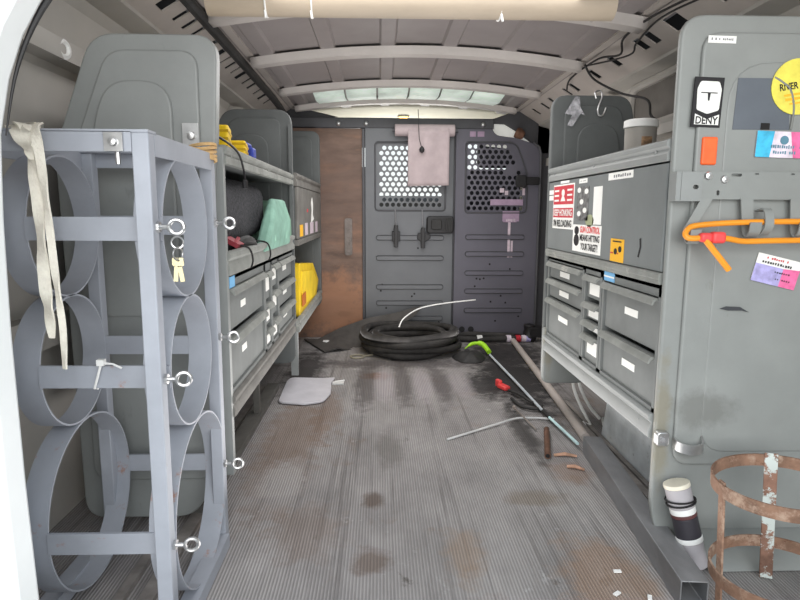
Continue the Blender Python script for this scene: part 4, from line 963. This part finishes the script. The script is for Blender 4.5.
# hose coil
g = G(); pts = []; nl = 9
for i in range(nl*36+1):
    a = 2*PI*i/36; k = i/36
    R = .222+.040*math.sin(k*2.3+1)+.010*math.sin(3*a+k)
    pts.append((.165+R*math.cos(a), 3.245+R*.98*math.sin(a), 0.020+.0105*k+.007*math.sin(2*a+k*1.7)))
tag(g.tube(pts, .0185, 12).build('hose_coil', M['hose']), 'thick black hose coiled on the floor before the centre door', 'hose')
t = thing('black_hose', 'black hose with pale couplings along the foot of the right partition', 'hose', (.7, 3.5, 0))
G().tube(spline([(.80, 3.50, .030), (.66, 3.51, .032), (.52, 3.52, .034), (.45, 3.49, .022), (.50, 3.45, .020), (.64, 3.44, .020), (.82, 3.45, .024)], 8), .016, 10).build('hose', M['hose'], t)
for x, m in ((.57, 'white'), (.745, 'pale'), (.80, 'red2'), (.835, 'pale'), (.86, 'lilac')):
    G().cyl((x, 3.447, .022), (1, .03, 0), .021, .03 if x < .6 else .026, 14).build('coupling', M[m], t)
tag(G().lathe([(1e-4, 0), (.035, 0), (.045, .03), (.03, .07), (.035, .10), (1e-4, .11)], (.885, 3.47, 0), (0, 0, 1), 16).box(.88, .96, 3.43, 3.5, .03, .09).build('valve', M['blackp'], bevel=.004), 'black valve fitting at the end of the floor hose', 'valve')
# rubber strip leaning
g = G(); strip = [((-.375, 3.34, .008), (.15, -.33, 0)), ((-.30, 3.36, .012), (.15, -.33, .02)), ((-.18, 3.40, .03), (.15, -.3, -.12)), ((-.05, 3.46, .075), (.1, -.15, -.25)), ((.10, 3.52, .125), (.08, -.05, -.3)), ((.20, 3.545, .165), (.06, -.02, -.3)), ((.245, 3.555, .190), (.05, 0, -.3))]
g.ribbon(strip, [.36, .34, .26, .15, .08, .05, .015], .008)
tag(g.build('rubber_strip', mat('grey_black_rubber', (80, 77, 75), .75, var=.15, vscale=14.)), 'flat dark rubber strip twisting up onto the hose coil', 'rubber strip')
tag(G().tube(spline([(.10, 3.10, .16), (.13, 3.15, .20), (.22, 3.25, .235), (.36, 3.33, .25), (.55, 3.40, .26)], 8), .0035, 6).build('white_wire', M['white']), 'springy white wire arching up out of the hose coil', 'wire')
tag(G().ring((-.12, 3.08, .006), (0, 0, 1), .035, .005, 16).tube([(-.09, 3.08, .006), (-.04, 3.11, .008)], .005, 6).build('wire_loop', mat('tan_wire', (150, 144, 128), .5)), 'small pale wire loop left of the hose coil', 'wire')
tag(G().box(-.33, -.29, 3.40, 3.43, 0, .02).build('foam_bit', M['white'], bevel=.004), 'tiny white bit on the floor by the plywood panel', 'scrap')
# white sheet
g = G(); pts = rpoly([(-.405, 2.31), (-.30, 2.285), (-.225, 2.315), (-.205, 2.42), (-.215, 2.58), (-.205, 2.66), (-.26, 2.65), (-.405, 2.665), (-.415, 2.60)], [.03, .01, .03, .005, .005, .005, .01, .03, .01])
g.prism(pts, 'z', .003, .012); o = g.build('white_sheet', M['sheet'], bevel=.003); tag(o, 'folded white plastic sheet lying on the left floor', 'sheet')
tag(G().box(-.21, -.16, 2.575, 2.60, .002, .010).tube([(-.20, 2.60, .008), (-.16, 2.62, .008)], .004, 6).build('plastic_tab', M['white']), 'thin white plastic tab beside the white sheet', 'tab')
for i, (x, y) in enumerate(((.505, 1.165), (.475, 1.09), (.535, 1.075))):
    tag(G().box(-.008, .008, -.004, .004, 0, .003, Matrix.Rotation(.6*i, 3, 'Z'), (x, y, .001)).build('paper_flake', M['white']), ['tiny white flake on the floor, farthest of three by the tube mouth', 'tiny white flake on the floor, leftmost of three by the tube mouth', 'tiny white flake on the floor, nearest the tube mouth'][i], 'flake', 'white flakes')

# PVC pipe stack leaning at the end panel
t = thing('pvc_pipe', 'leaning grey PVC pipe with white cap and black tape bands', 'pipe', (.69, 1.19, 0))
bp, tp = Vector((.683, 1.180, .004)), Vector((.640, 1.206, .182)); ax = (tp-bp).normalized(); L = (tp-bp).length; R0 = .0255
def seg(a0, a1, r, m, name, label=None):
    G().lathe([(1e-4, a0*L), (r, a0*L), (r, a1*L), (1e-4, a1*L)], bp, ax, 28).build(name, m, t, label=label, bevel=.0015)
seg(0, .30, R0, M['pipeg'], 'lower_pipe'); seg(.30, .36, R0+.002, M['white'], 'white_band'); seg(.36, .60, R0+.001, M['tape'], 'tape_band'); seg(.60, .64, R0+.0015, mat('maroon_band', (94, 58, 58), .5), 'maroon_band')
seg(.64, .71, R0+.001, M['white'], 'white_collar'); seg(.71, .95, R0+.001, M['pipeg'], 'upper_pipe'); seg(.95, 1.0, R0+.002, mat('ivory_plastic', (232, 226, 208), .4), 'cap', 'ivory white end cap')
G().ring(bp+ax*L*.76, ax, R0+.004, .0022, 24).ring(bp+ax*L*.80, ax+Vector((.1, 0, 0)), R0+.005, .002, 24).build('wire_tie', M['dark'], t)
# rusty ring holder
rc = Vector((.756, 1.02, .006)); R1 = .12
t = thing('ring_holder', 'rusty cylinder cage of two hoops and straps in the right foreground', 'cage', tuple(rc))
t.rotation_euler = (0, -.05, 0)
G().band((rc.x, rc.y, .262), (0, 0, 1), R1, .024, .004, 64).build('hoop', M['rust'], t)
G().band((rc.x, rc.y, .086), (0, 0, 1), R1, .024, .004, 64).build('hoop', M['rust'], t)
for ang, m in ((PI, 'rust'), (PI*.37, 'rustw'), (-.25, 'rust'), (-PI*.33, 'rust')):
    dv2 = Vector((math.cos(ang), math.sin(ang), 0)); p = rc+dv2*(R1-.005)
    G().bar(p, p+Vector((0, 0, .272)), .024 if m == 'rustw' else .018, .004, dv2).build('strap', M[m], t, bevel=.001)
tag(G().box(-.03, .03, -.006, .006, 0, .004, Matrix.Rotation(-.8, 3, 'Z'), (.72, 1.03, .001)).build('splinter', M['copper']), 'reddish splinter lying inside the rusty cage', 'splinter')

# ------------------------------------------------------------------ roof things
t = thing('long_tube', 'long cream tube tied across under the roof', 'tube', (.06, 1.72, 1.28))
G().lathe([(.034, 0), (.040, 0), (.040, 1.08), (.034, 1.08), (.034, 0)], (-.455, 1.70, 1.31), (1, -.01, 0), 28).build('tube', M['pipe'], t)
for x in (-.30, -.18, .32):
    G().ring((x, 1.697, 1.311), (1, .03, 0), .042, .0025, 24, 6).tube([(x, 1.665, 1.275), (x+.003, 1.66, 1.255)], .003, 6).build('zip_tie', M['white'], t)
# black foam conduit along left rail
tag(G().tube(spline([(-.515, .9, 1.33), (-.52, 1.4, 1.325), (-.525, 2.0, 1.323), (-.53, 2.6, 1.32), (-.53, 3.2, 1.31), (-.535, 3.55, 1.29)], 10), .017, 10).build('cable_sleeve', M['black']), 'black foam cable sleeve running along the left roof rail', 'cable sleeve')
tag(G().tube(spline([(-.54, 3.40, 1.29), (-.52, 3.45, 1.25), (-.50, 3.5, 1.22), (-.515, 3.5, 1.17), (-.53, 3.48, 1.15)], 6), .01, 8).build('drooping_cable', M['black']), 'black cable drooping at the front left roof corner', 'cable')
tag(G().tube(spline([(.86, 1.0, 1.318), (.84, 1.5, 1.32), (.80, 1.85, 1.33), (.80, 2.05, 1.325), (.83, 2.15, 1.30), (.805, 2.3, 1.32), (.80, 2.6, 1.315), (.83, 2.75, 1.295)], 8), .0038, 8).build('roof_wire', M['black']), 'black wire running along the right roof rail', 'wire', 'roof wires')
tag(G().tube(spline([(.875, 1.0, 1.30), (.852, 1.5, 1.308), (.815, 1.8, 1.318), (.825, 2.0, 1.30), (.84, 2.1, 1.285), (.80, 2.4, 1.32)], 8), .0032, 8).build('roof_wire', M['black']), 'thinner black wire twisted beside the right roof rail wire', 'wire', 'roof wires')
tag(G().tube(spline([(.79, 2.40, 1.325), (.83, 2.40, 1.27), (.90, 2.30, 1.20), (.955, 2.2, 1.16), (.95, 2.15, 1.10), (.955, 2.12, 1.08)], 8), .0045, 8).build('drop_wire', M['black']), 'black wire dropping from the right roof rail to the window corner', 'wire')
# plastic cap on left wall stringer
tag(G().lathe([(.010, .0), (.022, 0), (.022, .012), (.014, .016), (.010, .012), (.010, 0)], (-.70, 1.40, 1.105), (1, -.3, 0), 20).build('stringer_cap', M['white']), 'round white plastic cap on the left wall stringer', 'ring')

# ------------------------------------------------------------------ light
w = bpy.data.worlds.new('world'); scene.world = w; w.use_nodes = True
bg = w.node_tree.nodes['Background']
nt = w.node_tree; tcn = nd(nt, 'ShaderNodeTexCoord'); sp = nd(nt, 'ShaderNodeSeparateXYZ'); nt.links.new(tcn.outputs['Generated'], sp.inputs[0])
nt.links.new(mixc(nt, ramp(nt, sp.outputs[2], -.05, .5), (.95, .97, .93), (.62, .80, .95)), bg.inputs['Color'])
bg.inputs['Strength'].default_value = 1.1
def area(name, loc, target, sx, sy, power, col=(1, 1, 1)):
    l = bpy.data.lights.new(name, 'AREA'); l.shape = 'RECTANGLE'; l.size = sx; l.size_y = sy; l.energy = power; l.color = col
    o = bpy.data.objects.new(name, l); COL.objects.link(o); o.location = loc
    o.rotation_euler = (Vector(target)-Vector(loc)).to_track_quat('-Z', 'Y').to_euler(); return o
area('rear_opening_light', (.15, -.9, 1.1), (.15, 2.2, .55), 2.2, 1.6, 56, (1, .99, .97))
area('cargo_fill_light', (.12, 2.45, 1.31), (.12, 2.45, 0), .8, 1.9, 15, (1, .98, .97))  # added fill under the roof, no lamp fitted there
area('bounce_fill_light', (.14, 2.1, .10), (.14, 2.1, 1.4), .8, 2.4, 16, (1, .97, .95))  # added fill aimed up from the aisle, standing in for bounced light
area('cab_fill_light', (.14, 4.4, .95), (.14, 3.9, 1.4), .8, .5, 7, (1, .98, .92))  # unseen lamp added to brighten the cab headliner
scene.view_settings.view_transform = 'Standard'
scene.view_settings.exposure = 0.
